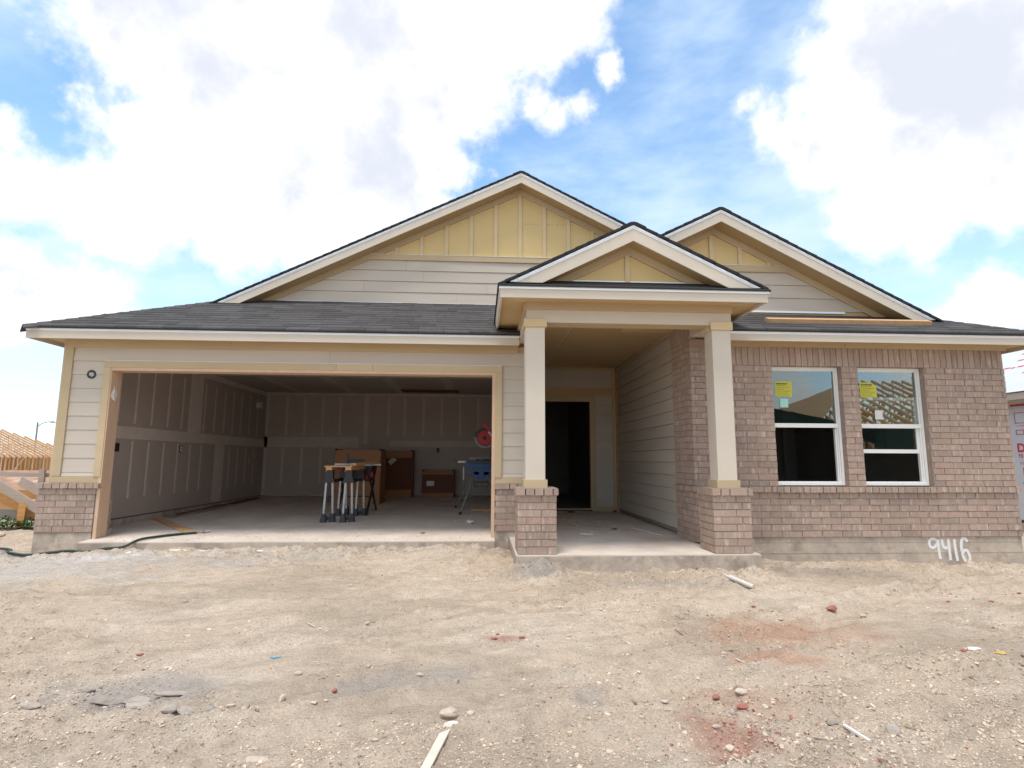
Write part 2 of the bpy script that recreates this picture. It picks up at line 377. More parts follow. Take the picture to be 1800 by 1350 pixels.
def ground_h(x, y):
    z = ground_base(x, y)
    near = np.exp(-((np.clip(np.abs(x) - 8, 0, None) / 4) ** 2)) * np.exp(-((np.clip(np.abs(y + 2.5) - 4, 0, None) / 4) ** 2))
    # wheel tracks run slantwise across the plot: stretched noise in a turned frame, warped
    w = fbm(x * .5, y * .5, 40, 3) * 2.2
    u = (x * CA + y * SA); v = (-x * SA + y * CA) + w * .35
    tr = fbm(u * .55, v * 4.2, 3, 4)
    ridg = 1 - np.abs(2 * fbm(u * .35, v * 2.6, 9, 3) - 1)
    wid = fbm(x * .8, y * .8, 21, 4)
    lump = fbm(x * 6, y * 6, 33, 4, .6); clod = fbm(x * 17, y * 17, 50, 3, .6)
    crumb = np.clip(fbm(x * 1.3, y * 1.3, 71, 3) - .46, 0, 1) * 5
    d = (wid - .5) * .07 + (tr - .5) * .050 + np.clip(ridg - .82, 0, 1) * .10 + (lump - .5) * .034 * (.5 + crumb) + (clod - .5) * .024 * (.4 + crumb) + (fbm(x * 41, y * 41, 61, 2) - .5) * .013 * (.4 + crumb)
    d = d + (np.clip(lump - .62, 0, 1) * .09) * np.clip(crumb, 0, 1)
    # loose spoil against the foundations
    foot = np.exp(-((y + np.where((x > .3) & (x < 3.05), 1.62, np.where(x > 3.05, .95, .42))) / .22) ** 2) * ((x > -6) & (x < 7.2))
    d = d + foot * (.014 + .11 * np.clip(lump - .4, 0, 1) + .05 * (clod - .5))
    # four wheel tracks curving across the plot: pressed bands with small berms and tread marks
    for (a0, b0, c0, w0, sd_) in TRACKS:
        f = a0 + b0 * x + c0 * x * x + (fbm(x * .9, x * 0 + sd_, 130 + sd_, 2) - .5) * .16
        dd = (y - f) / np.sqrt(1 + (b0 + 2 * c0 * x) ** 2); k = sstep(.30, .55, fbm(x * .7 + sd_, y * .7, 140 + sd_, 3))
        d = d + k * (-.017 * np.exp(-(dd / w0) ** 4) + .020 * np.exp(-((np.abs(dd) - w0 * 1.25) / .035) ** 2) * (.4 + 1.2 * clod) + .005 * np.sin(x * 62 + dd * 25) * np.exp(-(dd / w0) ** 4))
    # soil banked against the porch slab under the left pier
    d = d + .125 * np.exp(-(((x - .62) / .38) ** 2)) * np.exp(-(((y + 1.50) / .20) ** 2)) * (.7 + .6 * lump) + .05 * np.exp(-(((x - .1) / .3) ** 2 + ((y + .7) / .35) ** 2)) * (.5 + lump)
    # a broken crust of hardened spill, lower left
    cr = np.exp(-(((x + 1.85) / .55) ** 2 + ((y + 4.05) / .22) ** 2))
    d = d + cr * (np.round(fbm(x * 5, y * 5, 91, 2) * 5) / 5 - .45) * .07
    return z + d * near

# ------------------------------------------------------------------ ground
def axis(lo, hi, step, far):
    a = list(np.arange(lo, hi + 1e-6, step)); s = step; v = hi
    while v < far: s *= 1.35; v += s; a.append(v)
    s = step; v = lo; pre = []
    while v > -far: s *= 1.35; v -= s; pre.append(v)
    return np.array(pre[::-1] + a)
def grid_mesh(name, xs, ys, hf):
    X, Y = np.meshgrid(xs, ys); Z = hf(X, Y); nx, ny = len(xs), len(ys)
    co = np.stack([X, Y, Z], -1).reshape(-1, 3)
    i = np.arange(nx * ny).reshape(ny, nx)
    q_ = np.stack([i[:-1, :-1], i[:-1, 1:], i[1:, 1:], i[1:, :-1]], -1).reshape(-1, 4)
    return np_mesh(name, co, q_)
def np_mesh(name, co, faces, smooth=True):
    me = bpy.data.meshes.new(name); k = faces.shape[1]
    me.vertices.add(len(co)); me.vertices.foreach_set('co', co.astype(np.float32).ravel())
    me.loops.add(faces.size); me.loops.foreach_set('vertex_index', faces.astype(np.int32).ravel())
    me.polygons.add(len(faces)); me.polygons.foreach_set('loop_start', np.arange(0, faces.size, k, dtype=np.int32))
    me.polygons.foreach_set('use_smooth', np.full(len(faces), smooth))
    me.update(calc_edges=True); return me
def set_tint(me, rgb):
    a = me.attributes.new('tint', 'FLOAT_COLOR', 'POINT')
    c = np.ones((len(rgb), 4), np.float32); c[:, :3] = rgb; a.data.foreach_set('color', c.ravel())
def blob(x, y, cx, cy, rx, ry, seed, ang=0.):
    ca, sa = math.cos(ang), math.sin(ang); dx = x - cx; dy = y - cy
    a = (dx * ca + dy * sa) / rx; b = (-dx * sa + dy * ca) / ry
    n = .55 * fbm(x * 3, y * 3, seed, 4, .6) + .45 * fbm(x * 13, y * 17, seed + 3, 4, .7)
    return sstep(.15, 1.0, 1.25 - np.sqrt(a * a + b * b) + (n - .5) * 2.1)
def dirt_tint(x, y):
    u = x * CA + y * SA; v = -x * SA + y * CA
    base = np.array([.655, .532, .412]); pale = np.array([.71, .60, .485]); dk = np.array([.495, .40, .305])
    def L(c, k, m): return c * (1 - k[:, None]) + np.array(m) * k[:, None]
    c = np.tile(base, (len(x), 1))
    c = L(c, sstep(.48, .72, fbm(u * .9, v * 3.2, 121, 5, .6)) * .7, pale)
    c = L(c, sstep(.50, .74, fbm(x * 1.1, y * 2.0, 151, 5, .6)) * .75, dk)
    c = L(c, sstep(.54, .70, fbm(u * 2.2, v * 9, 171, 4, .6)) * .5, dk)
    c = L(c, np.exp(-((y + .42) / .22) ** 2) * ((x > -5.5) & (x < .3)) * sstep(.42, .62, fbm(x * 5, y * 9, 181, 4, .6)) * .8, [.68, .62, .56])
    c = L(c, blob(x, y, -4.9, -1.1, 2.6, .8, 7) * .75, [.60, .56, .52])          # spilt lime and mortar by the left corner
    c = L(c, blob(x, y, -4.2, -.7, .7, .22, 8) * .8, [.72, .69, .66])
    c = L(c, blob(x, y, -2.9, -.8, 2.0, .25, 10, .1) * .5, [.56, .52, .48])
    c = L(c, blob(x, y, -1.8, -4.0, .75, .26, 12) * .75, [.42, .375, .345])
    c = L(c, blob(x, y, -.4, -3.95, .7, .16, 14, .25) * .55, [.43, .39, .36])
    c = L(c, blob(x, y, .62, -4.2, .16, .16, 15) * .5, [.43, .39, .36])
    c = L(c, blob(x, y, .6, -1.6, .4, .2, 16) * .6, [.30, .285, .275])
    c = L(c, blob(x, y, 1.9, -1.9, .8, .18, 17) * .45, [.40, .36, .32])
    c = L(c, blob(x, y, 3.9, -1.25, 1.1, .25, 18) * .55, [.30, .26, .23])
    c = L(c, blob(x, y, 2.2, -3.15, .75, .34, 20, -.1) * .45, [.56, .265, .165])  # brick dust
    c = L(c, blob(x, y, 2.05, -3.65, .42, .14, 22, -.2) * .42, [.58, .25, .15])
    c = L(c, blob(x, y, 1.20, -4.55, .24, .30, 24) * .65, [.44, .20, .14])
    c = L(c, blob(x, y, 1.45, -4.2, .4, .2, 25) * .3, [.52, .27, .18])
    c = L(c, blob(x, y, .18, -3.27, .17, .07, 26) * .6, [.42, .19, .16])
    return c
gx = axis(-7.6, 8.4, .024, 900); gy = axis(-5.6, .15, .024, 900)
gme = grid_mesh('ground', gx, gy, ground_h)
co = np.empty(len(gme.vertices) * 3, np.float32); gme.vertices.foreach_get('co', co); co = co.reshape(-1, 3)
set_tint(gme, dirt_tint(co[:, 0], co[:, 1]))
ground = link('ground', gme, 'ground', kind='structure')

# loose gravel on the ground: far past counting
def gravel(n):
    cube = np.array([(-1,-1,-1),(1,-1,-1),(1,1,-1),(-1,1,-1),(-1,-1,1),(1,-1,1),(1,1,1),(-1,1,1)], float) * .577
    cf = np.array([(0,3,2),(0,2,1),(4,5,6),(4,6,7),(0,1,5),(0,5,4),(1,2,6),(1,6,5),(2,3,7),(2,7,6),(3,0,4),(3,4,7)])
    # more stones close to the camera, where single ones can be seen
    y = -5.35 + 5.2 * NR.rand(n) ** 1.35
    hw = 1.3 + (y + 7.46) * .98
    x = (NR.rand(n) * 2 - 1) * hw + (y + 7.46) * .05
    dens = .10 + 2.2 * np.clip(fbm(x * 1.3, y * 1.3, 71, 3) - .42, 0, 1) * 2 + .8 * np.clip(fbm(x * 4, y * 6, 75, 3) - .5, 0, 1)
    dens += 2.6 * blob(x, y, 3.0, -4.3, 2.1, 1.1, 81) + 1.5 * blob(x, y, -2.3, -4.2, 1.0, .5, 82) + 1.8 * blob(x, y, -.3, -4.8, 1., .5, 83) + 1.2 * blob(x, y, .9, -3.2, 1.3, .35, 87)
    foot = np.exp(-((y + np.where((x > .3) & (x < 3.05), 1.7, np.where(x > 3.05, 1.0, .45))) / .3) ** 2)
    dens += 3.0 * foot + .9 * blob(x, y, 3.0, -1.8, 1.6, .5, 84)
    keep = NR.rand(n) < dens * .42
    inside = ((x > .36) & (x < 3.03) & (y > -1.5)) | ((x > 3.0) & (y > -.74)) | ((x < .4) & (x > -5.5) & (y > -.28)) | (y > -.06)
    keep &= ~(inside & (x > -5.55))
    x, y = x[keep], y[keep]; m = len(x)
    r = np.clip(np.exp(NR.randn(m) * .50) * .0038, .0022, .020) * (.85 + .15 * NR.rand(m))
    z = ground_h(x, y) + r * .15
    sc = np.stack([r * NR.uniform(.8, 1.5, m), r * NR.uniform(.7, 1.2, m), r * NR.uniform(.45, .9, m)], -1)
    a = NR.rand(m) * 6.283; t = NR.randn(m) * .35
    P = cube[None] * (1 + NR.uniform(-.35, .35, (m, 8, 3))) * sc[:, None, :]
    ct, st = np.cos(t)[:, None], np.sin(t)[:, None]
    Py, Pz = P[..., 1] * ct - P[..., 2] * st, P[..., 1] * st + P[..., 2] * ct
    ca, sa = np.cos(a)[:, None], np.sin(a)[:, None]
    co = np.stack([P[..., 0] * ca - Py * sa + x[:, None], P[..., 0] * sa + Py * ca + y[:, None], Pz + z[:, None]], -1).reshape(-1, 3)
    F = (cf[None] + (np.arange(m) * 8)[:, None, None]).reshape(-1, 3)
    me = np_mesh('gravel', co, F, False)
    base = dirt_tint(x, y) * .95
    k = NR.rand(m)
    tint = base * NR.uniform(.78, 1.22, (m, 1))
    tint[k > .86] = np.array([.565, .48, .39]) * NR.uniform(.66, .98, ((k > .86).sum(), 1))
    tint[k < .09] = np.array([.31, .27, .235]) * NR.uniform(.75, 1.2, ((k < .09).sum(), 1))
    red = (k > .12) & (k < .12 + .008 + .22 * (blob(x, y, 1.3, -4.5, .6, .5, 85) + blob(x, y, 4.4, -2.0, .7, .3, 86)))
    tint[red] = np.array([.34, .15, .115]) * NR.uniform(.75, 1.25, (red.sum(), 1))
    set_tint(me, np.repeat(tint, 8, 0))
    return me
link('gravel', gravel(200000), 'pebble', kind='stuff')


# ================================================================== THE HOUSE
house = root('house', (0, 0, 0), 'new single storey house under construction with open garage, brick wing and small gabled porch', 'house')
EXP = .1778                                   # lap exposure of the siding
YR = -.717                                    # face of the brick wing
YP = -1.42                                    # face of the porch piers
CB, CH = .0747, .0761                         # first brick course, course height

# ---------------- foundation, slabs
def noisy_block(x0, x1, y0, y1, z0, z1, n=40):
    return B(x0, x1, y0, y1, z0, z1)
obj('slab_edge', B(-4.80, .2, -.2505, -.2495, -.7, -.03), 'concrete', house)
for b_ in ((2.95, 6.70, -.70, 4, -.7, CB), (2.61, 2.949, -.70, 0, -.7, -.004), (-5.485, -4.80, -.035, .35, -.7, CB), (.20, .386, -.035, .3, -.7, CB - .004), (.387, .62, -.033, .3, .001, CB - .005), (-5.46, -5.2, .351, 6.6, -.7, .13)):
    obj('foundation', B(*b_), 'concrete', house)
obj('form_seam', B(2.96, 6.701, -.7025, -.699, -.118, -.114), 'mortar', house)
obj('form_seam', B(2.96, 6.701, -.7020, -.699, .008, .011), 'mortar', house)
obj('garage_slab', MB().hexa([(-4.80, -.25, -.7), (.2, -.25, -.7), (.2, .32, -.7), (-4.80, .32, -.7), (-4.80, -.25, -.018), (.2, -.25, -.018), (.2, .32, .004), (-4.80, .32, .004)])
    .hexa([(-5.2, .32, -.7), (.45, .32, -.7), (.45, 6.6, -.7), (-5.2, 6.6, -.7), (-5.2, .32, .005), (.45, .32, .005), (.45, 6.6, .105), (-5.2, 6.6, .105)]), 'slab', house)
obj('porch_slab', MB().box(.392, 3.005, -1.452, 3.6, -.7, 0), 'slab', house)
ps = obj('porch_slab_edge', MB().box(.389, 3.008, -1.456, -1.40, -.7, -.012).box(.389, .392, -1.40, -.035, -.7, -.012), 'concrete', house)

# ---------------- bricks
BR = []                                        # (name, box, parent, seen area)
J = .010
def seg(u0, u1, off, L=.25):
    k = math.floor((u0 - off) / L); out = []
    a = off + k * L
    while a < u1:
        p, q_ = max(a, u0), min(a + L, u1)
        if q_ - p > .03: out.append((p if p == u0 else p + J / 2, q_ if q_ == u1 else q_ - J / 2))
        a += L
    return out
def brick(name, x0, x1, y0, y1, z0, z1, par, face):
    c = np.array([(x0 + x1) / 2, (y0 + y1) / 2, (z0 + z1) / 2]); e = c - np.array(camo.location)
    d2 = float(e @ e)
    if face == 'y': A = (x1 - x0) * (z1 - z0) * abs(e[1]) / math.sqrt(d2) / d2
    else: A = (y1 - y0) * (z1 - z0) * abs(e[0]) / math.sqrt(d2) / d2 * (1 if (face == '-x') == (e[0] > 0) else .05)
    BR.append((name, (x0, x1, y0, y1, z0, z1), par, A))
def wall_y(par, x0, x1, yf, z0, n, h, holes=(), odd0=0, hz=None, name='brick', first=0.):
    for k in range(n):
        a, b = z0 + k * h, z0 + (k + 1) * h
        spans = [(x0, x1)]
        for (hx0, hx1, hz0, hz1) in holes:
            if a < hz1 - .02 and b > hz0 + .02:
                spans = [t for s_ in spans for t in ((s_[0], min(s_[1], hx0)), (max(s_[0], hx1), s_[1])) if t[1] - t[0] > .02]
        for s0, s1 in spans:
            for p, q_ in seg(s0, s1, x0 + first + (.125 if (k + odd0) % 2 else 0) + R.uniform(-.006, .006)):
                brick(name, p, q_, yf, yf + .09, a + J / 2 - .001, b - J / 2 + .001, par, 'y')
def wall_x(par, xf, dirx, y0, y1, z0, n, h, odd0=0):
    for k in range(n):
        a, b = z0 + k * h, z0 + (k + 1) * h
        for p, q_ in seg(y0, y1, y0 + (.125 if (k + odd0) % 2 else 0)):
            brick('brick', xf if dirx < 0 else xf - .09, xf + .09 if dirx < 0 else xf, p, q_, a + J / 2 - .001, b - J / 2 + .001, par, '-x' if dirx < 0 else '+x')
def ledge_y(par, x0, x1, yf, z0, z1, dep=.12, w=.098):
    x = x0
    while x < x1 - .02:
        e = min(x + w * R.choice([1, 1, 1, 1, 1.02, 2.0]), x1)
        if x1 - e < .04: e = x1
        brick('ledge_brick', x + (J / 2 if x > x0 else 0), e - (J / 2 if e < x1 else 0), yf, yf + dep, z0 + .001, z1 - .001, par, 'y'); x = e
def ledge_x(par, xf, y0, y1, z0, z1, dirx=-1, w=.098):
    y = y0
    while y < y1 - .02:
        e = min(y + w * R.choice([1, 1, 1.04, 2.0]), y1)
        if y1 - e < .04: e = y1
        brick('ledge_brick', xf if dirx < 0 else xf - .1, xf + .1 if dirx < 0 else xf, y + J / 2, e - J / 2, z0 + .001, z1 - .001, par, '-x' if dirx < 0 else '+x'); y = e

W1 = (3.636, 4.540, .675, 2.176); W2 = (4.750, 5.630, .675, 2.176)
ZS, ZE = 2.169, 2.405
y_ = YR + .007
bw = obj('brick_wall', MB().box(2.607, 2.95, y_, -.60, .02, 2.5).box(2.95, 3.636, y_, -.60, CB, 2.5).box(3.636, 5.63, y_, -.60, CB, .675).box(4.54, 4.75, y_, -.60, .675, ZS + .02)
         .box(5.63, 6.698, y_, -.60, CB, ZS + .02).box(3.636, 6.698, y_, -.60, ZS + .02, ZE + .05)
         .box(2.607, 2.70, -.60, -.045, -.002, 2.76).box(6.62, 6.698, -.60, 6, CB, 2.5), 'mortar', house)
wall_y(bw, 2.60, 6.705, YR, CB, 7, CH, first=.05)
wall_y(bw, 2.60, 6.705, YR, .680, 20, (ZS - .680) / 20, holes=(W1, W2), odd0=1, first=.05)
wall_y(bw, 2.60, 3.02, YR, ZS, 4, .079, odd0=1)
ledge_y(bw, 2.95, 3.60, YR - .028, .609, .677); ledge_y(bw, 3.60, 4.585, YR - .040, .607, .674, w=.082)
ledge_y(bw, 4.585, 4.715, YR - .028, .609, .677); ledge_y(bw, 4.715, 5.675, YR - .040, .607, .674, w=.082); ledge_y(bw, 5.675, 6.73, YR - .028, .609, .677)
x = 3.03
while x < 6.68:
    brick('soldier_brick', x + J / 2, min(x + .0765, 6.705) - J / 2, YR, YR + .09, ZS + .004, ZE + .02, bw, 'y'); x += .0765
wall_x(bw, 2.60, -1, YR + .092, -.04, .002, 8, CH)
wall_x(bw, 2.60, -1, YR + .092, -.04, .680, 24, .0757, 1)
ledge_x(bw, 2.572, YR - .02, -.04, .611, .678)
y = YR + .02
while y < -.06:
    brick('soldier_brick', 2.60, 2.69, y + J / 2, y + .0765 - J / 2, 2.50, 2.74, bw, '-x'); y += .0765
# little piers each side of the garage door
pl = obj('garage_pier', MB().box(-5.470, -4.797, -.043, .30, CB - .01, .62), 'mortar', house)
wall_y(pl, -5.477, -4.79, -.05, CB, 7, CH, first=-.03)
wall_x(pl, -4.79, 1, .042, .30, CB, 7, CH); wall_x(pl, -5.477, -1, .042, .30, CB, 7, CH)
ledge_y(pl, -5.497, -4.742, -.08, .609, .675, dep=.2)
prr = obj('garage_pier', MB().box(.207, .61, -.043, .20, CB - .01, .62), 'mortar', house)
wall_y(prr, .20, .62, -.05, CB, 7, CH, first=.02); ledge_y(prr, .195, .62, -.075, .609, .675)
# porch piers
def porch_pier(x0, x1):
    y1 = YP + (x1 - x0)
    p = obj('porch_pier', MB().box(x0 + .007, x1 - .007, YP + .007, y1 - .004, .002, .62).box(x0 - .012, x1 + .012, YP - .02, y1 + .01, .678, .687), 'mortar', house)
    for k in range(8):
        a, b = .004 + k * .0764, .004 + (k + 1) * .0764; e = k % 2
        f0, f1 = (x0, x1) if e else (x0 + .093, x1 - .093)
        for s0, s1 in seg(f0, f1, f0 + (0 if e else -.02) + (.0 if e else R.uniform(-.01, .01))):
            brick('brick', s0, s1, YP, YP + .09, a + .004, b - .004, p, 'y')
        for sx, xf in ((-1, x0), (1, x1)):
            g0 = YP + (.093 if e else 0)
            if not e: brick('brick', xf if sx < 0 else xf - .088, xf + .088 if sx < 0 else xf, YP, min(g0 + .24, y1), a + .004, b - .004, p, 'y')
            for s0, s1 in seg(g0 if e else g0 + .25, y1, g0):
                brick('brick', xf if sx < 0 else xf - .09, xf + .09 if sx < 0 else xf, s0, s1, a + .004, b - .004, p, '-x' if sx < 0 else '+x')
    ledge_y(p, x0 - .018, x1 + .018, YP - .03, .613, .683, dep=.1)
    ledge_x(p, x0 - .018, YP + .075, y1, .613, .683); ledge_x(p, x1 + .018, YP + .075, y1, .613, .683, 1)
    return p
porch_pier(.407, .819); porch_pier(2.523, 2.936)

def brick_mesh(name, box, rel=True):
    x0, x1, y0, y1, z0, z1 = box; mb = MB()
    mb.box(-(x1 - x0) / 2, (x1 - x0) / 2, -(y1 - y0) / 2, (y1 - y0) / 2, 0, z1 - z0)
    mb.v = [tuple(c + R.uniform(-.0018, .0018) for c in v) for v in mb.v]
    return mb
cache = {}
for nm in ('brick', 'ledge_brick', 'soldier_brick'):
    L = sorted([b for b in BR if b[0] == nm], key=lambda b: -b[3]); rest = L[300:]
    for (n, bx, par, A) in L[:300]:
        key = (round(bx[1] - bx[0], 2), round(bx[3] - bx[2], 2), round(bx[5] - bx[4], 3), R.randrange(5))
        if key not in cache: cache[key] = brick_mesh(n, bx).mesh(n)
        jx, jy = R.uniform(-.0012, .0012), R.uniform(-.003, .002)
        link(n, cache[key], 'brick', par, ((bx[0] + bx[1]) / 2 + jx, (bx[2] + bx[3]) / 2 + jy, bx[4]))
    if rest:
        mb = MB(); rn = []
        for (n, bx, par, A) in rest:
            t = brick_mesh(n, bx); c = ((bx[0] + bx[1]) / 2, (bx[2] + bx[3]) / 2 + R.uniform(-.003, .002), bx[4]); o = len(mb.v)
            mb.v += [(v[0] + c[0], v[1] + c[1], v[2] + c[2]) for v in t.v]; mb.f += [[i + o for i in f] for f in t.f]; mb.sm += t.sm
            rn += [R.random()] * 6
        me = mb.mesh(nm); a = me.attributes.new('rnd', 'FLOAT', 'FACE'); a.data.foreach_set('value', rn)
        link(nm, me, 'brick', house, kind='stuff')

# ---------------- lap siding
def lap(par, x0, x1, z0, z1, y, x0t=None, x1t=None, tb=.018, tt=.007, mat='siding'):
    x0t = x0 if x0t is None else x0t; x1t = x1 if x1t is None else x1t
    obj('siding_board', MB().hexa([(x0, y - tb, z0), (x1, y - tb, z0), (x1, y, z0), (x0, y, z0), (x0t, y - tt, z1), (x1t, y - tt, z1), (x1t, y, z1), (x0t, y, z1)]), mat, par, centre=((x0 + x1) / 2, y, z0))
gw = obj('siding_wall', MB().box(-5.33, -4.80, .002, .12, .62, 2.5).box(.20, .62, .002, .12, .62, 2.5).box(-4.80, .2, .002, .12, 2.15, 2.5), 'soffit', house)
Z0 = 2.2291
lap(gw, -5.25, -2.0, Z0 + .001, 2.42, .0); lap(gw, -1.997, .615, Z0 + .001, 2.42, .0)
for k in range(1, 9):
    z = Z0 - k * EXP
    lap(gw, -5.25, -4.845, z + .001, z + EXP - .0012, .0, tb=.0135); lap(gw, .287, .615, z + .001, z + EXP - .0012, .0, tb=.0135)
lap(gw, -5.25, -4.845, .757, Z0 - 8 * EXP + .006, .0); lap(gw, .287, .615, .757, Z0 - 8 * EXP + .006, .0)
obj('corner_board', MB().box(-5.35, -5.252, -.030, .0, .76, 2.404), 'trim', house)
obj('corner_board', MB().box(-5.372, -5.351, -.028, .085, .70, 2.50), 'trim', house)
obj('belly_board', MB().box(-5.372, -4.760, -.034, .0, .677, .755), 'trim', house)
obj('belly_board', MB().box(.203, .615, -.034, .0, .677, .755), 'trim', house)
obj('frieze_board', MB().box(-5.352, -3.28, -.028, .0, 2.405, 2.512), 'trim', house)
obj('frieze_board', MB().box(-3.277, .50, -.027, .0, 2.405, 2.512), 'trim', house)
# garage door casing and jamb
for a, b in ((-4.843, -1.905), (-1.902, -1.43), (-1.427, .285)):
    obj('door_casing', MB().box(a, b, -.044, -.001, 2.143, 2.232), 'trim', house)
obj('door_casing', MB().box(-4.843, -4.757, -.044, -.001, .756, 2.142), 'trim', house)
obj('door_casing', MB().box(.200, .285, -.044, -.001, .756, 2.142), 'trim', house)
obj('casing_flashing', MB().box(-4.846, .288, -.048, -.001, 2.233, 2.237), 'metal', house)
obj('door_jamb', MB().hexa([(-4.785, -.036, -.03), (-4.742, -.036, -.012), (-4.742, .165, .0), (-4.785, .165, 0), (-4.785, -.036, 2.142), (-4.742, -.036, 2.142), (-4.742, .165, 2.142), (-4.785, .165, 2.142)]), 'jamb', house)
obj('door_jamb', MB().box(.157, .199, -.036, .165, -.015, 2.105), 'jamb', house)
obj('door_header', MB().box(-4.741, .199, -.036, .165, 2.106, 2.1425), 'jamb', house)

# ---------------- gables
def gable(xa, zt, mL, mR, xeL, xeR, yr, yw, yb, cutL, cutR, h=.125, drip=.034, th=.040, trimw=.098, soff=.02, zb=None):
    zz = lambda x, d=0: zt - d - (mL * (xa - x) if x < xa else mR * (x - xa))
    def side(sx, top, bot, cut, xe):              # sloping board: from the ridge down to a level cut
        m = mL if sx < 0 else mR
        et = xa + sx * (zt - top - cut) / m; eb = xa + sx * (zt - bot - cut) / m
        return [(xa, zt - top), (et, cut), (eb, cut), (xa, zt - bot)]
    for sx, cut, xe in ((-1, cutL, xeL), (1, cutR, xeR)):
        ex = lambda P, y: [(p[0], y, p[1]) for p in P]
        obj('rake_fascia', MB().prism(ex(side(sx, th + drip, th + drip + h, cut, xe), yr), (0, .024, 0)), 'cream', house)
        obj('drip_edge', MB().prism(ex(side(sx, th, th + drip * .55, cut, xe), yr - .012), (0, .03, 0)).prism(ex(side(sx, th + drip * .5, th + drip + .002, cut, xe), yr - .006), (0, .02, 0)), 'metal', house)
        P = side(sx, th + drip + h - soff - .012, th + drip + h - soff, cut, xe)
        obj('rake_soffit', MB().prism(ex(P, yr + .0245), (0, yw - yr - .0245, 0)), 'soffit', house)
        P = side(sx, th + drip + h - soff, th + drip + h - soff + trimw, cut, xe)
        obj('rake_trim', MB().prism(ex(P, yw - .030), (0, .026, 0)), 'trim' if h < .2 else 'trim', house)
        # shingle courses, seen edge on at the rake
        mb = MB(); m = mL if sx < 0 else mR; st = .143 * math.cos(math.atan(m)); n = int(abs(xe - xa) / st) + 1
        for k in range(n):
            a, b = xa + sx * k * st, xa + sx * min((k + 1) * st + .012, abs(xe - xa) + .02)
            za, zb_ = zz(a), zz(b); t = R.uniform(.003, .006); w = R.uniform(0, .006)
            mb.prism([(a, yr - .02 - w, za - .002), (b, yr - .02 - w, zb_ + t), (b, yr - .02 - w, zb_ - .022), (a, yr - .02 - w, za - .040)], (0, yb - yr, 0))
        obj('roof_shingles', mb, 'shingle_edge', house)
    if True:
        r0 = MB()
        e_ = .004
        r0.prism([(xa - .14, yr - .022, zz(xa - .14) + e_ + .006), (xa - .03, yr - .022, zz(xa - .03) + e_ + .004), (xa + .03, yr - .022, zz(xa + .03) + e_ + .004), (xa + .14, yr - .022, zz(xa + .14) + e_ + .006), (xa + .14, yr - .022, zz(xa + .14) - .02), (xa, yr - .022, zt - .03), (xa - .14, yr - .022, zz(xa - .14) - .02)], (0, yb - yr, 0))
        obj('ridge_cap', r0, 'shingle_edge', house)
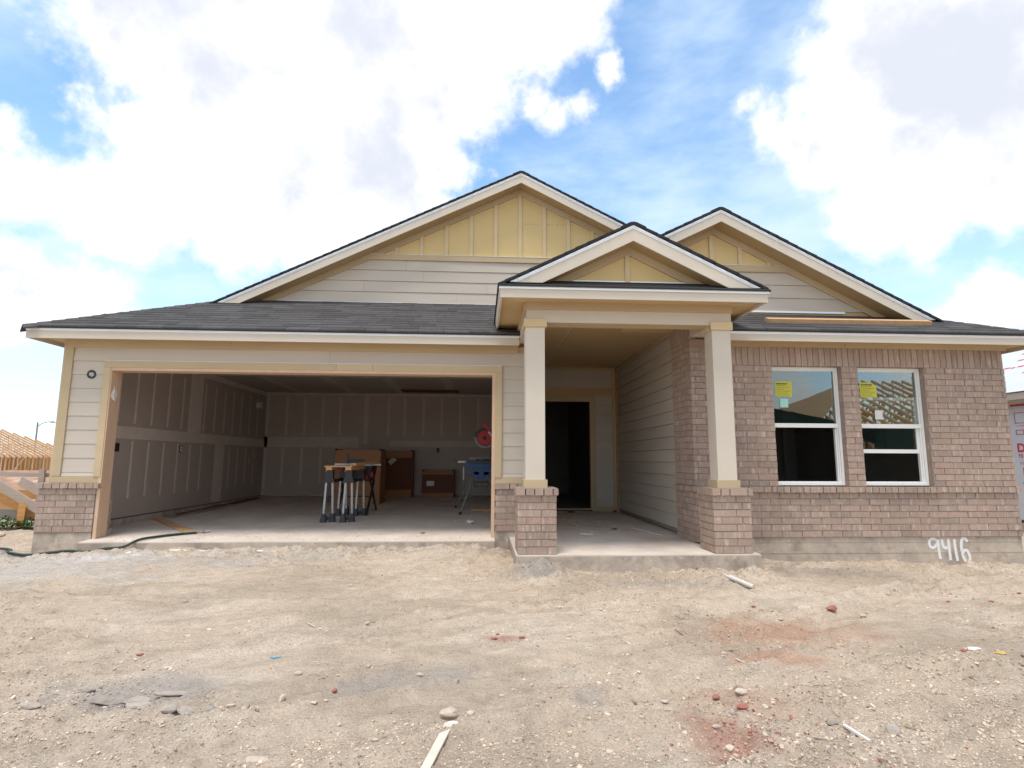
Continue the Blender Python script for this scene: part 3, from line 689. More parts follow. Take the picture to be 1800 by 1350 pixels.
# big gable behind the garage roof
BG = dict(xa=.620, zt=5.645, mL=.486, mR=.505)
def zg(g, x): return g['zt'] - (g['mL'] * (g['xa'] - x) if x < g['xa'] else g['mR'] * (x - g['xa']))
gable(**BG, xeL=-4.12, xeR=6.3, yr=1.10, yw=1.40, yb=14.0, cutL=3.345, cutR=2.9)
RG = dict(xa=3.205, zt=4.378, mL=.495, mR=.512)
gable(**RG, xeL=1.4, xeR=6.16, yr=-.45, yw=-.15, yb=7.0, cutL=3.4, cutR=2.868)
PG = dict(xa=1.667, zt=3.606, mL=.497, mR=.490)
gable(**PG, xeL=.19, xeR=3.14, yr=-1.62, yw=-1.36, yb=3.0, cutL=2.887, cutR=2.875, h=.142)
def gable_face(g, yw, zbase, zband, band_h, lines, xlim, step=.4018, pan_x0=None, first_pieces=None):
    off = .04 + .034 + .125 - .02 + .098 - .01          # underside of the rake trim
    def xs(z, sx):
        m = g['mL'] if sx < 0 else g['mR']
        return g['xa'] + sx * max(0, (g['zt'] - off + .03 - z)) / m
    wall = obj('gable_wall', MB().prism([(max(xs(zbase, -1), xlim[0]) - .1, yw, zbase - .3), (min(xs(zbase, 1), xlim[1]) + .1, yw, zbase - .3), (min(xs(zbase, 1), xlim[1]) + .1, yw, zg(g, min(xs(zbase, 1), xlim[1]) + .1) - .1),
                (g['xa'], yw, g['zt'] - .1), (max(xs(zbase, -1), xlim[0]) - .1, yw, zg(g, max(xs(zbase, -1), xlim[0]) - .1) - .1)], (0, .1, 0)), 'soffit', house)
    for z0, z1, cuts in lines:
        L0, R0 = max(xs(z0, -1), xlim[0]), min(xs(z0, 1), xlim[1]); L1, R1 = max(xs(z1, -1), xlim[0]), min(xs(z1, 1), xlim[1])
        pts = [L0] + [c for c in cuts if L0 < c < R0] + [R0]
        for a, b in zip(pts[:-1], pts[1:]):
            lap(wall, a + .0015, b - .0015, z0 + .002, z1 - .002, yw, L1 if a == L0 else a + .0015, R1 if b == R0 else b - .0015)
    if zband:
        L0, R0 = max(xs(zband, -1), xlim[0]), min(xs(zband, 1), xlim[1])
        obj('band_board', MB().box(L0 - .05, R0 + .05, yw - .034, yw, zband, zband + band_h), 'trim', house)
        obj('band_flashing', MB().box(L0 - .0, R0 + .0, yw - .040, yw, zband + band_h + .001, zband + band_h + .005), 'metal', house)
        zb = zband + band_h + .006
    else: zb = zbase
    # panel bays and battens
    k0 = math.ceil((max(xs(zb, -1), xlim[0]) - pan_x0) / step) - 1; k1 = math.floor((min(xs(zb, 1), xlim[1]) - pan_x0) / step) + 1
    for k in range(k0, k1 + 1):
        xc = pan_x0 + k * step
        zt_ = lambda x: zg(g, x) - off + .03
        if zt_(xc) > zb + .02 and xlim[0] < xc < xlim[1]:
            w = .028
            obj('batten', MB().prism([(xc - w, yw - .029, zb), (xc + w, yw - .029, zb), (xc + w, yw - .029, zt_(xc + w)), (xc, yw - .029, zt_(xc)), (xc - w, yw - .029, zt_(xc - w))], (0, .02, 0)), 'cream' if False else 'batten', house)
        a, b = max(xc + .002, xlim[0], xs(zb, -1)), min(xc + step - .002, xlim[1], xs(zb, 1))
        if b - a > .03:
            P = [(a, yw - .008, zb), (b, yw - .008, zb)]
            if zt_(b) > zb: P.append((b, yw - .008, zt_(b)))
            if a < g['xa'] < b: P.append((g['xa'], yw - .008, zt_(g['xa'])))
            if zt_(a) > zb: P.append((a, yw - .008, zt_(a)))
            if len(P) > 2: obj('gable_panel', MB().prism(P, (0, .007, 0)), 'panel', wall)
    return wall
M['batten'] = material('tan_batten', (.62, .49, .30), .75, .06, 4, .05, 80, rnd=.04)
gable_face(BG, 1.40, 3.465, 4.190, .088, [(3.480, 3.655, (-.4,)), (3.655, 3.836, (-1.9, .1)), (3.836, 4.017, (-.95,)), (4.017, 4.192, (-2.62 + .75, -1.33 + .1, .8))], (-4, 3.2), .4018, .621)
gable_face(RG, -.15, 3.02, 3.578, .088, [(3.035, 3.215, ()), (3.215, 3.40, ()), (3.40, 3.580, ())], (2.0, 5.6), .402, 3.19 - .02)
gable_face(PG, -1.36, 2.985, None, 0, [], (.5, 2.85), .402 * 3, 1.655)
obj('wall_flashing', MB().box(-3.32, .55, 1.372, 1.40, 3.452, 3.478), 'metal', house)
obj('wall_flashing', MB().box(3.0, 5.02, -.178, -.15, 3.005, 3.032), 'metal', house)
obj('wall_flashing', MB().box(.62, 2.75, -1.385, -1.36, 2.985, 3.000), 'metal', house)

st_ = MB()
for x_, w_, z_ in ((.70, .05, 4.86), (.77, .03, 4.855), (.82, .05, 4.862), (.90, .03, 4.858), (1.06, .06, 4.855), (1.15, .03, 4.86), (1.22, .05, 4.852), (1.31, .04, 4.858)): st_.box(x_, x_ + w_, 1.3905, 1.3915, z_, z_ + .022)
obj('mill_stamp', st_, 'soffit', house)
# ---------------- the shingled skirts in front
def skirt(y0, z0, m, x0, x1, rows, hipL=None, hipR=None, seed=1):
    rr = random.Random(seed); ca = math.cos(math.atan(m)); e = .1430
    ytop = y0 + rows * e * ca; zt = z0 + (ytop - y0) * m
    def xl(y): return x0 + (hipL * (y - y0) if hipL else 0)
    def xr(y): return x1 - (hipR * (y - y0) if hipR else 0)
    deck = obj('front_roof', MB().prism([(xl(y0), y0, z0 - .012), (xr(y0), y0, z0 - .012), (xr(ytop), ytop, zt - .012), (xl(ytop), ytop, zt - .012)], (0, 0, -.02)), 'shingle_edge', house)
    for k in range(rows):
        ya, yb = y0 + k * e * ca, y0 + (k + 1) * e * ca + .02; za, zb = z0 + (ya - y0) * m, z0 + (yb - y0) * m
        x = xl(ya) - rr.uniform(0, .30)
        while x < xr(ya):
            w = rr.choice((.333, .333, .333, .25, .42)); a, b = max(x, xl(ya)), min(x + w - .0045, xr(ya))
            if b - a > .04:
                t = .007 + rr.choice((0, 0, .003)) + rr.uniform(0, .001); a2, b2 = max(a, xl(yb)), min(b, xr(yb))
                if b2 - a2 < .01: a2, b2 = ((a + b) / 2 - .005, (a + b) / 2 + .005)
                mb = MB().hexa([(a, ya, za - .010), (b, ya, za - .010), (b2, yb, zb - .010), (a2, yb, zb - .010), (a, ya, za + t), (b, ya, za + t), (b2, yb, zb + .001), (a2, yb, zb + .001)])
                SH.append((mb, deck, ((a + b) / 2, ya, za), (b - a)))
            x += w
    return deck
SH = []
sk1 = skirt(-.328, 2.617, .5, -5.68, .55, 14, hipL=1.0, seed=3)
sk2 = skirt(-1.045, 2.560, .47, 2.87, 7.03, 7, hipR=1.0, seed=5)
for mb, par, c, w in SH[:300] if len(SH) > 300 else SH: obj('shingle', mb, 'shingle', par, centre=c)
if len(SH) > 300:
    al = MB()
    for mb, par, c, w in SH[300:]:
        o = len(al.v); al.v += mb.v; al.f += [[i + o for i in f] for f in mb.f]; al.sm += mb.sm
    obj('shingle', al, 'shingle', house, kind='stuff')
def hip_caps(p0, p1, n):
    p0, p1 = Vector(p0), Vector(p1); d = (p1 - p0).normalized(); s = Vector((d.y, -d.x, 0)).normalized()
    for k in range(n):
        a = p0 + (p1 - p0) * (k / n); b = p0 + (p1 - p0) * ((k + 1.25) / n); u = Vector((0, 0, 1)); w = .135; dr = .045
        t0, t1 = .017 + R.uniform(0, .003), .009
        P = [a - s * w - u * dr, a + u * t0, a + s * w - u * dr, b - s * w - u * (dr + .01), b + u * t1, b + s * w - u * (dr + .01)]
        Q = [p - u * .02 for p in P]
        obj('hip_cap', MB().add(P + Q, [(0, 3, 4, 1), (1, 4, 5, 2), (6, 7, 10, 9), (7, 8, 11, 10), (0, 1, 7, 6), (1, 2, 8, 7), (3, 9, 10, 4), (4, 10, 11, 5), (0, 6, 9, 3), (2, 5, 11, 8)]), 'shingle', house, centre=tuple(a))
hip_caps((-5.68, -.335, 2.612), (-4.12, 1.225, 3.392), 16)
hip_caps((7.03, -1.045, 2.553), (6.36, -.375, 2.868), 7)
# the main slopes behind the hips, and the right-hand slope
obj('side_roof', MB().prism([(-5.68, -.335, 2.60), (-4.12, 1.225, 3.38), (-4.12, 14, 3.38), (-5.68, 14, 2.60)], (0, 0, -.03))
    .prism([(7.03, -1.045, 2.545), (7.03, 14, 2.545), (6.1, 14, 2.95), (6.1, -.15, 2.95)], (0, 0, -.03)), 'shingle_edge', house)

# ---------------- eaves
def eave(x0, x1, yf, yw, zb, ztop, zsoff, ends=(True, True), endlen=(9, 9)):
    obj('fascia', MB().box(x0, x1, yf, yf + .025, zb, ztop - .0308), 'cream', house)
    obj('drip_edge', MB().box(x0 - .012, x1 + .012, yf - .018, yf + .04, ztop - .030, ztop - .006).box(x0, x1, yf - .006, yf - .0005, ztop - .044, ztop - .0305), 'metal', house)
    obj('soffit', MB().box(x0 + .026, x1 - .026, yf + .0255, yw, zsoff, zsoff + .012), 'soffit', house)
eave(-5.652, .497, -.300, 0, 2.465, 2.606, 2.512)
eave(2.875, 7.002, -1.017, YR + .05, 2.422, 2.548, 2.466)
obj('fascia', MB().box(-5.652, -5.627, -.2745, 14, 2.465, 2.584), 'cream', house)
obj('drip_edge', MB().box(-5.668, -5.61, -.28, 14, 2.5845, 2.612), 'metal', house)
obj('soffit', MB().box(-5.626, -5.345, .0, 14, 2.512, 2.524), 'trim', house)
obj('fascia', MB().box(6.977, 7.002, -.991, 14, 2.422, 2.526), 'cream', house)
obj('soffit', MB().box(6.70, 6.976, YR + .05, 14, 2.466, 2.478), 'soffit', house)
obj('frieze_board', MB().box(3.02, 4.60, YR - .026, YR - .004, 2.405, 2.466), 'trim', house)
obj('frieze_board', MB().box(4.603, 6.735, YR - .027, YR - .004, 2.405, 2.466), 'trim', house)

# ---------------- porch: beam, columns, eave box, ceiling
bx0, bx1, by = .507, 2.846, -1.36
obj('porch_beam', MB().box(bx0, bx1, by, by + .22, 2.515, 2.76), 'cream', house)
obj('beam_soffit', MB().box(bx0 + .0, bx1 - .0, by + .002, by + .22, 2.511, 2.5147), 'trim', house)
obj('beam_trim', MB().box(bx0 - .004, bx1 + .004, by - .028, by - .0005, 2.655, 2.752), 'trim', house)
obj('side_beam', MB().box(bx0, bx0 + .2, by + .2205, -.03, 2.545, 2.76).box(2.62, bx1, by + .2205, -.62, 2.52, 2.76), 'cream', house)
obj('side_trim', B(bx0 - .026, bx0 - .001, by, -.03, 2.66, 2.752), 'trim', house); obj('side_trim', B(bx1 + .001, bx1 + .026, by, -.75, 2.66, 2.752), 'trim', house)
def column(xc, w=.214):
    y0, y1 = by + .0, by + w
    c = obj('column', MB().box(xc - w / 2, xc + w / 2, y0, y1, .69, 2.456), 'cream', house)
    obj('column_base', MB().box(xc - w / 2 - .022, xc + w / 2 + .022, y0 - .022, y1 + .022, .688, .775), 'trim', c)
    obj('column_cap', MB().box(xc - w / 2 - .022, xc + w / 2 + .022, y0 - .022, y1 + .022, 2.457, 2.5135), 'batten', c)
    obj('column_cap', MB().box(xc - w / 2 - .022, xc + w / 2 + .022, y0 - .0235, y0 - .001, 2.4575, 2.548), 'batten', c)
    return c
column(.600); column(2.722)
ex0, ex1, ey = .198, 3.128, -1.668
obj('porch_fascia', MB().box(ex0, ex1, ey, ey + .025, 2.703, 2.795), 'cream', house)
obj('porch_fascia', MB().box(ex0, ex0 + .025, ey + .0255, .12, 2.703, 2.830), 'cream', house)
obj('porch_fascia', MB().box(ex1 - .025, ex1, ey + .0255, -.70, 2.703, 2.830), 'cream', house)
obj('drip_edge', MB().box(ex0 - .014, ex1 + .014, ey - .016, ey + .04, 2.7955, 2.822).box(ex0 - .012, ex0 - .0005, ey + .04, .12, 2.80, 2.84), 'metal', house)
obj('porch_soffit', MB().box(ex0 + .0255, bx0 - .0265, ey + .0255, .1, 2.738, 2.750).box(bx0 - .026, bx1 + .026, ey + .0255, by - .0285, 2.738, 2.750).box(bx1 + .0265, ex1 - .0255, ey + .0255, -.7, 2.738, 2.750), 'soffit', house)
obj('soffit_bead', MB().bar((.236, -1.64, 2.736), (.50, -1.385, 2.736), .012, .004).bar((3.09, -1.64, 2.736), (2.86, -1.385, 2.736), .008, .004), 'cream', house)
pent = MB()
for k in range(3):
    a, b = ey - .03 + k * .128, ey - .03 + (k + 1) * .128 + .02; za = 2.823 + k * .128 * .5; zb = za + .148 * .5
    xa_, xb_ = ex0 - .02 + k * .128, ex1 + .025 - k * .128
    pent.hexa([(xa_, a, za - .004), (xb_, a, za - .004), (xb_ - .128, b, zb - .012), (xa_ + .128, b, zb - .012), (xa_, a, za + .013), (xb_, a, za + .013), (xb_ - .128, b, zb + .003), (xa_ + .128, b, zb + .003)])
pent.prism([(ex0 - .024, ey - .03, 2.82), (ex0 - .024, .16, 2.82), (.36, .16, 2.92), (.36, -1.5, 2.92)], (0, 0, .02))
pent.prism([(ex1 + .026, ey - .03, 2.82), (ex1 + .026, -.6, 2.82), (2.95, -.6, 2.92), (2.95, -1.5, 2.92)], (0, 0, .02))
obj('pent_roof', pent, 'shingle_edge', house)
obj('kickout_flashing', MB().prism([(2.868, -1.02, 2.565), (2.90, -1.02, 2.70), (2.93, -1.02, 2.69), (2.975, -1.02, 2.63), (2.985, -1.02, 2.565)], (0, .012, 0)), 'cream', house)
obj('porch_ceiling', MB().box(.5, 2.72, -1.14, 3.46, 2.815, 2.83), 'soffit', house)
obj('ceiling_bead', MB().box(1.24, 1.252, -1.14, 3.43, 2.8115, 2.8148), 'cream', house)
# porch side wall, back wall with the open doorway
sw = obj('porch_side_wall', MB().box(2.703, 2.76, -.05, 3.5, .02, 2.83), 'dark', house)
for k in range(16):
    z0, z1 = .076 + k * EXP, min(.076 + (k + 1) * EXP - .004, 2.744)
    if z0 > 2.7: break
    obj('siding_board', MB().hexa([(2.681, -.045, z0 + .002), (2.703, -.045, z0 + .002), (2.703, 3.41, z0 + .002), (2.681, 3.41, z0 + .002), (2.696, -.045, z1), (2.703, -.045, z1), (2.703, 3.41, z1), (2.696, 3.41, z1)]), 'siding', sw)
obj('frieze_board', MB().box(2.668, 2.70, -.045, 3.40, 2.745, 2.812), 'trim', house)
YB = 3.438
pw = obj('porch_back_wall', MB().box(.5, 1.22, YB + .02, YB + .12, 0, 2.83).box(2.20, 2.76, YB + .02, YB + .12, 0, 2.83).box(1.22, 2.20, YB + .02, YB + .12, 2.19, 2.83), 'soffit', house)
for k in range(16):
    z0, z1 = .10 + k * EXP, min(.10 + (k + 1) * EXP - .003, 2.81)
    if z0 > 2.7: break
    if z0 > 2.25: lap(pw, .5, 2.60, z0 + .001, z1, YB + .02)
    else:
        if z1 > 2.2: z1 = 2.26
        lap(pw, 2.262, 2.60, z0 + .001, z1, YB + .02); lap(pw, .5, 1.15, z0 + .001, z1, YB + .02)
obj('corner_board', MB().box(2.605, 2.684, YB - .012, YB + .02, .08, 2.80), 'trim', house)
obj('corner_board', MB().box(2.655, 2.684, YB - .06, YB - .0125, .08, 2.80), 'orangewood', house)
obj('entry_casing', MB().box(2.172, 2.26, YB - .016, YB + .02, .03, 2.15).box(1.15, 2.26, YB - .016, YB + .02, 2.151, 2.24).box(1.15, 1.238, YB - .016, YB + .02, .03, 2.15), 'trim', house)
obj('entry_frame', MB().box(2.150, 2.1715, YB - .01, YB + .11, .06, 2.150).box(1.24, 2.1715, YB - .01, YB + .11, 2.132, 2.1505).box(1.24, 2.17, YB - .01, YB + .11, .045, .065), 'jamb', house)
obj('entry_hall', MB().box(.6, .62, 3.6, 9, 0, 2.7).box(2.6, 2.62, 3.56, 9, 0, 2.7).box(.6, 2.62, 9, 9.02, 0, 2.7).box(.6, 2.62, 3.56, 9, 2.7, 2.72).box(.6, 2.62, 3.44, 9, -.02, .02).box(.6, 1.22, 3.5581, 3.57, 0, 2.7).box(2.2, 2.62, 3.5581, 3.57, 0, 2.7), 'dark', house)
for xx in (1.05,): obj('hall_stud', MB().box(xx, xx + .04, 6.2, 6.29, .02, 2.7), 'dark', house)

# ---------------- garage interior
GX0, GX1, GY0, GY1 = -5.2, .45, .17, 6.47
gi = obj('garage_wall', MB().box(GX0 - .09, GX0, .121, GY1, .13, 2.66), 'drywall', house)
gb = obj('garage_wall', MB().box(GX0, GX1, GY1, GY1 + .09, .125, 2.66), 'drywall', house)
obj('garage_wall', MB().box(GX1, GX1 + .04, .201, GY1, .03, 2.66), 'drywall', house)
obj('garage_wall', MB().box(GX0, -4.786, .121, .166, .0, 2.6).box(.2, GX1, .121, .166, .0, 2.6).box(-4.786, .2, .121, .166, 2.1426, 2.66), 'drywall', house)
gc = obj('garage_ceiling', MB().box(GX0, GX1, .1665, GY1, 2.60, 2.66), 'drywall', house)
obj('curb', B(GX0 + .0, GX0 + .030, .3, GY1, -.02, .118), 'concrete', house); obj('sill_gap', B(GX0 + .001, GX0 + .006, .3, GY1, .119, .131), 'black', house); obj('sill_gap', B(GX0, GX1, GY1 - .006, GY1 - .001, .105, .124), 'black', house)
T = .0025
def tape(par, *b): obj('joint_tape', MB().box(*b), 'mud', par)
def tape2(par, *b): obj('joint_tape', MB().box(*b), 'mud_thin', par)
# left wall: a wide band at mid height, butt joints and screw strips
tape(gi, GX0, GX0 + T, .2, GY1, 1.27, 1.45); tape(gi, GX0, GX0 + T, 2.86, 3.32, 1.452, 2.58); tape(gi, GX0, GX0 + T, 3.95, 4.35, .14, 1.268)
tape(gi, GX0, GX0 + T * .8, .2, GY1, 2.50, 2.60)
for y in (.9, 1.31, 1.74, 2.20, 2.64): tape(gi, GX0, GX0 + T, y - .025, y + .025, 1.50, 2.40)
for y in (3.43, 3.84, 4.25, 4.65, 5.05, 5.5, 5.95): tape(gi, GX0, GX0 + T, y - .025, y + .025, 1.50, 2.40)
for y in (1.30, 1.72, 2.15, 2.58, 3.0, 3.4, 4.6, 5.0, 5.42, 5.85): tape(gi, GX0, GX0 + T, y - .025, y + .025, .40, 1.24)
# back wall
YT = GY1 - T
tape2(gb, GX0, -2.95, YT, GY1, 1.27, 1.52); tape2(gb, -2.2, GX1, YT, GY1, 1.30, 1.44); tape2(gb, GX0, GX1, YT, GY1, 2.54, 2.60); tape2(gb, -2.84, -2.74, YT, GY1, 1.36, 2.535); tape2(gb, GX0, GX0 + .07, YT, GY1, .14, 2.535)
for x in (-4.70, -4.27, -3.84, -3.42, -2.25, -1.85, -1.4, -.95, -.5, -.05): tape2(gb, x - .03, x + .03, YT, GY1, 1.56, 2.50)
for x in (-4.75, -4.3, -3.85, -3.4): tape2(gb, x - .03, x + .03, YT, GY1, .40, 1.24)
# ceiling
for x in (-4.35, -3.1, -1.9, -.7): tape2(gc, x - .09, x + .09, .2, GY1, 2.60 - T, 2.60)
for y in (1.4, 3.6): tape(gc, GX0, GX1, y - .12, y + .12, 2.60 - T * .7, 2.60)
obj('attic_hatch', MB().box(-1.86, -.52, 5.55, 6.05, 2.585, 2.5995), 'carddark', house)
for y, z in ((2.67, 1.15), (.94, 1.14)):
    e = obj('outlet_box', MB().box(GX0 + T, GX0 + .012, y - .045, y + .045, z - .06, z + .06), 'black', house)
    if y > 2: obj('outlet_insert', MB().box(GX0 + .0121, GX0 + .018, y - .03, y + .03, z + .005, z + .045).box(GX0 + .0121, GX0 + .018, y - .03, y + .03, z - .045, z - .005), 'white', e)
obj('wall_vent', MB().cyl((GX0 + T, 5.9, 2.23), (GX0 + .09, 5.9, 2.23), .075, .075, 16).cyl((GX0 + .09, 5.9, 2.23), (GX0 + .10, 5.9, 2.23), .09, .085, 16), 'white', house)
obj('utility_panel', MB().box(GX0 + T, GX0 + .03, 5.62, 6.1, .88, 1.02).box(GX0 + .03, GX0 + .04, 5.62, 5.85, .875, .885).box(GX0 + .03, GX0 + .04, 5.9, 6.1, .875, .885), 'drywall', house)
obj('outlet_box', MB().box(-1.06, -.99, GY1 - .012, GY1 - T, 1.16, 1.27), 'black', house)
# light box by the garage door, with a bag stuffed into it
lb = MB().cyl((-5.008, -.020, 2.055), (-5.008, -.012, 2.055), .056, .056, 20)
e = obj('light_box', lb, 'black', house)
obj('box_lining', MB().rock((-5.002, -.020, 2.058), .036, 5, (1, .12, .9), 2, 1.2), 'alu', e)
# room behind the windows
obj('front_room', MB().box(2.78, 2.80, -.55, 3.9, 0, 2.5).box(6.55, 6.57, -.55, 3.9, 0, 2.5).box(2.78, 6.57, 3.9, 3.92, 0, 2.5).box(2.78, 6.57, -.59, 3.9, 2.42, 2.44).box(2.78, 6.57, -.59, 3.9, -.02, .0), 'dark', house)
for xx in (3.4, 4.0, 4.6, 5.2, 5.8): obj('room_stud', MB().box(xx, xx + .04, 3.0, 3.09, 0, 2.42), 'dark', house)

# ---------------- windows
def bars(x0, x1, z0, z1, y0, y1, w, wb=None, wt=None):
    wb = wb or w; wt = wt or w
    return MB().box(x0, x0 + w, y0, y1, z0, z1).box(x1 - w, x1, y0, y1, z0, z1).box(x0 + w, x1 - w, y0, y1, z0, z0 + wb).box(x0 + w, x1 - w, y0, y1, z1 - wt, z1)
def window(h, raised):
    x0, x1, z0, z1 = h[0] + .006, h[1] - .006, .690, 2.170
    yf = -.640
    w = obj('window', bars(x0, x1, z0, z1, yf, yf + .075, .030, .034, .034), 'vinyl', house)
    obj('window_liner', bars(x0 + .0301, x1 - .0301, z0 + .0341, z1 - .0341, yf + .022, yf + .075, .012), 'vinyl', w)
    zm = 1.43
    obj('meeting_rail', MB().box(x0 + .0302, x1 - .0302, yf + .010, yf + .045, zm - .026, zm + .026), 'vinyl', w)
    obj('window_pane', MB().box(x0 + .042, x1 - .042, yf + .028, yf + .032, zm + .026, z1 - .046), 'glass', w)
    if raised:      # lower sash pushed half way up behind the fixed pane
        zb, zt2 = 1.09, 1.80
        obj('sash', MB().box(x0 + .0422, x1 - .0422, yf + .048, yf + .070, zb, zb + .048).box(x0 + .0422, x1 - .0422, yf + .048, yf + .070, zt2 - .038, zt2)
            .box(x0 + .0422, x0 + .072, yf + .048, yf + .070, zb + .048, zt2 - .038).box(x1 - .072, x1 - .0422, yf + .048, yf + .070, zb + .048, zt2 - .038), 'vinyl', w)
        obj('sash_pane', MB().box(x0 + .072, x1 - .072, yf + .057, yf + .060, zb + .048, zt2 - .038), 'glass', w)
        obj('sash_latch', MB().box(x1 - .30, x1 - .22, yf + .040, yf + .0479, zt2 - .012, zt2 + .014), 'vinyl', w)
    obj('jamb_track', MB().box(x1 - .058, x1 - .0423, yf + .040, yf + .075, z0 + .05, zm - .03), 'vinyl', w)
    st = obj('warning_sticker', MB().prism([(x0 + .08, 0, 1.795), (x0 + .30, 0, 1.795), (x0 + .30, 0, 1.94 if raised else 1.985), (x0 + .24, 0, 1.985) if raised else (x0 + .22, 0, 1.985), (x0 + .08, 0, 1.985)], (0, .001, 0)), 'yellow', w)
    st.location.y = yf + .0265
    pr = MB()
    for i, (l, t) in enumerate(((.15, .016), (.12, .005), (.16, .005), (.10, .005), (.16, .005), (.13, .004), (.15, .004))):
        zz = 1.965 - i * .025; xx = x0 + .10; rr = random.Random(i + int(raised) * 9)
        while xx < x0 + .10 + l:
            d = rr.uniform(.008, .022); pr.box(xx, min(xx + d, x0 + .28 if i > 1 else x0 + .24), yf + .0252, yf + .0258, zz - t, zz); xx += d + .006
    obj('sticker_print', pr, 'ink', w)
    return w
wl = window(W1, False); wr = window(W2, True)
n2 = obj('note_sticker', MB().box(W1[0] + .14, W1[0] + .245, -.6148, -.6138, 1.655, 1.765), 'mint', wl)
obj('note_sticker', MB().box(W2[0] + .26, W2[0] + .36, -.6148, -.6138, 1.515, 1.63), 'white', wr)

# ---------------- the number sprayed on the foundation
def spray_material():
    m = bpy.data.materials.new('white_spray_paint'); m.use_nodes = True; N = NT(m.node_tree); b = N.n['Principled BSDF']
    b.inputs['Roughness'].default_value = .8
    p = N.new('ShaderNodeNewGeometry').outputs['Position']
    at = N.new('ShaderNodeAttribute', attribute_name='across'); a = N.math('ABSOLUTE', at.outputs['Fac'])
    n = N.noise(p, 90, 5, .7)
    k = N.ramp(N.math('ADD', a, N.math('MULTIPLY_ADD', n, 1.0, -.5)), .35, .95, .92, 0.)
    N.put(b.inputs['Base Color'], (.78, .78, .76, 1)); N.put(b.inputs['Alpha'], k)
    return m
M['spray'] = spray_material()
def strokes(lines, y, wid):
    vs, fs, ac = [], [], []
    for L_i, L in enumerate(lines):
        P = [Vector((a, y, c)) for a, c in L]; dense = []
        for i in range(len(P) - 1):
            p0, p1, p2, p3 = P[max(i - 1, 0)], P[i], P[i + 1], P[min(i + 2, len(P) - 1)]
            for t in range(6):
                t /= 6; dense.append(.5 * ((2 * p1) + (p2 - p0) * t + (2 * p0 - 5 * p1 + 4 * p2 - p3) * t * t + (3 * p1 - p0 - 3 * p2 + p3) * t ** 3))
        dense.append(P[-1]); o = len(vs)
        for i, p in enumerate(dense):
            d = (dense[min(i + 1, len(dense) - 1)] - dense[max(i - 1, 0)]).normalized(); s = Vector((-d.z, 0, d.x))
            for k in (-1, -.4, .4, 1): vs.append(p + s * wid * k + Vector((0, -.0005 * L_i - .00003 * i, 0))); ac.append(k)
        for i in range(len(dense) - 1):
            for k in range(3): fs.append((o + i * 4 + k, o + i * 4 + k + 1, o + (i + 1) * 4 + k + 1, o + (i + 1) * 4 + k))
    me = bpy.data.meshes.new('house_number'); me.from_pydata([tuple(v) for v in vs], [], fs)
    a = me.attributes.new('across', 'FLOAT', 'POINT'); a.data.foreach_set('value', [float(v) for v in ac])
    return me
NUM = [[(5.605, .028), (5.55, .052), (5.505, .025), (5.505, -.035), (5.545, -.055), (5.595, -.02), (5.612, .035), (5.612, -.06), (5.622, -.19)],
       [(5.665, .045), (5.672, -.03), (5.70, -.06), (5.745, -.05)], [(5.745, .05), (5.748, -.05), (5.752, -.205)],
       [(5.822, .048), (5.825, -.06), (5.840, -.215)],
       [(5.985, .012), (5.965, .05), (5.925, .045), (5.905, -.02), (5.910, -.13), (5.945, -.225), (5.985, -.24), (6.000, -.17), (5.975, -.095), (5.935, -.09), (5.912, -.13)]]
link('house_number', strokes(NUM, -.7025, .030), 'spray', house)

# ================================================================== THINGS
def gfl(y): return .0 + .0158 * max(y, 0)       # garage floor height
# ---- two folding sawhorses
def sawhorse(loc, label):
    t = root('sawhorse', loc, label, 'sawhorse', 'sawhorses in the garage')
    x, y, z = loc
    obj('beam', MB().box(x - .045, x + .045, y - .08, y + .98, z + .792, z + .838), 'pine_x', t)
    for i, yy in enumerate((y, y + .90)):
        obj('bracket', MB().box(x - .055, x + .055, yy - .05, yy + .05, z + .70, z + .790).prism([(x - .055, yy - .045, z + .70), (x + .055, yy - .045, z + .70), (x + .085, yy - .045, z + .60), (x - .085, yy - .045, z + .60)], (0, .09, 0)), 'black', t)
        obj('bracket_cap', MB().box(x - .062, x - .030, yy - .062, yy - .0505, z + .765, z + .790), 'red', t)
        for sx in (-1, 1):
            p0, p1 = (x + sx * .045, yy, z + .66), (x + sx * .062, yy + .03 * sx, z + .10)
            lg = obj('leg', MB().bar(p0, p1, .030, .030), 'alu', t)
            obj('foot', MB().hexa([(p1[0] - .045, p1[1] - .045, z), (p1[0] + .045, p1[1] - .045, z), (p1[0] + .045, p1[1] + .045, z), (p1[0] - .045, p1[1] + .045, z),
                                   (p1[0] - .026, p1[1] - .026, z + .13), (p1[0] + .026, p1[1] - .026, z + .13), (p1[0] + .026, p1[1] + .026, z + .13), (p1[0] - .026, p1[1] + .026, z + .13)]), 'black', lg)
        obj('foot_bar', MB().box(x - .09, x + .09, yy - .018, yy + .018, z + .03, z + .085), 'black', t)
    obj('folding_brace', MB().bar((x, y + .05, z + .62), (x, y + .85, z + .62), .025, .05), 'steelblack', t)
    return t
sawhorse((-2.325, 1.53, gfl(1.6)), 'left sawhorse with silver legs and black feet under the small plywood top')
sawhorse((-2.03, 1.53, gfl(1.6)), 'right sawhorse with silver legs and black feet, nearer the table saw rail')
obj('plywood_top', B(-2.40, -1.975, 1.46, 2.46, .8645, .884), 'ply', label='thin plywood sheet laid across the two sawhorses', category='board')
t = MB().bar((-1.99, 1.6, .905), (-1.83, 2.75, .93), .09, .038)
obj('offcut_board', t, 'pine_x', label='wood offcut lying on top of the plywood, pointing back to the saw', category='board')
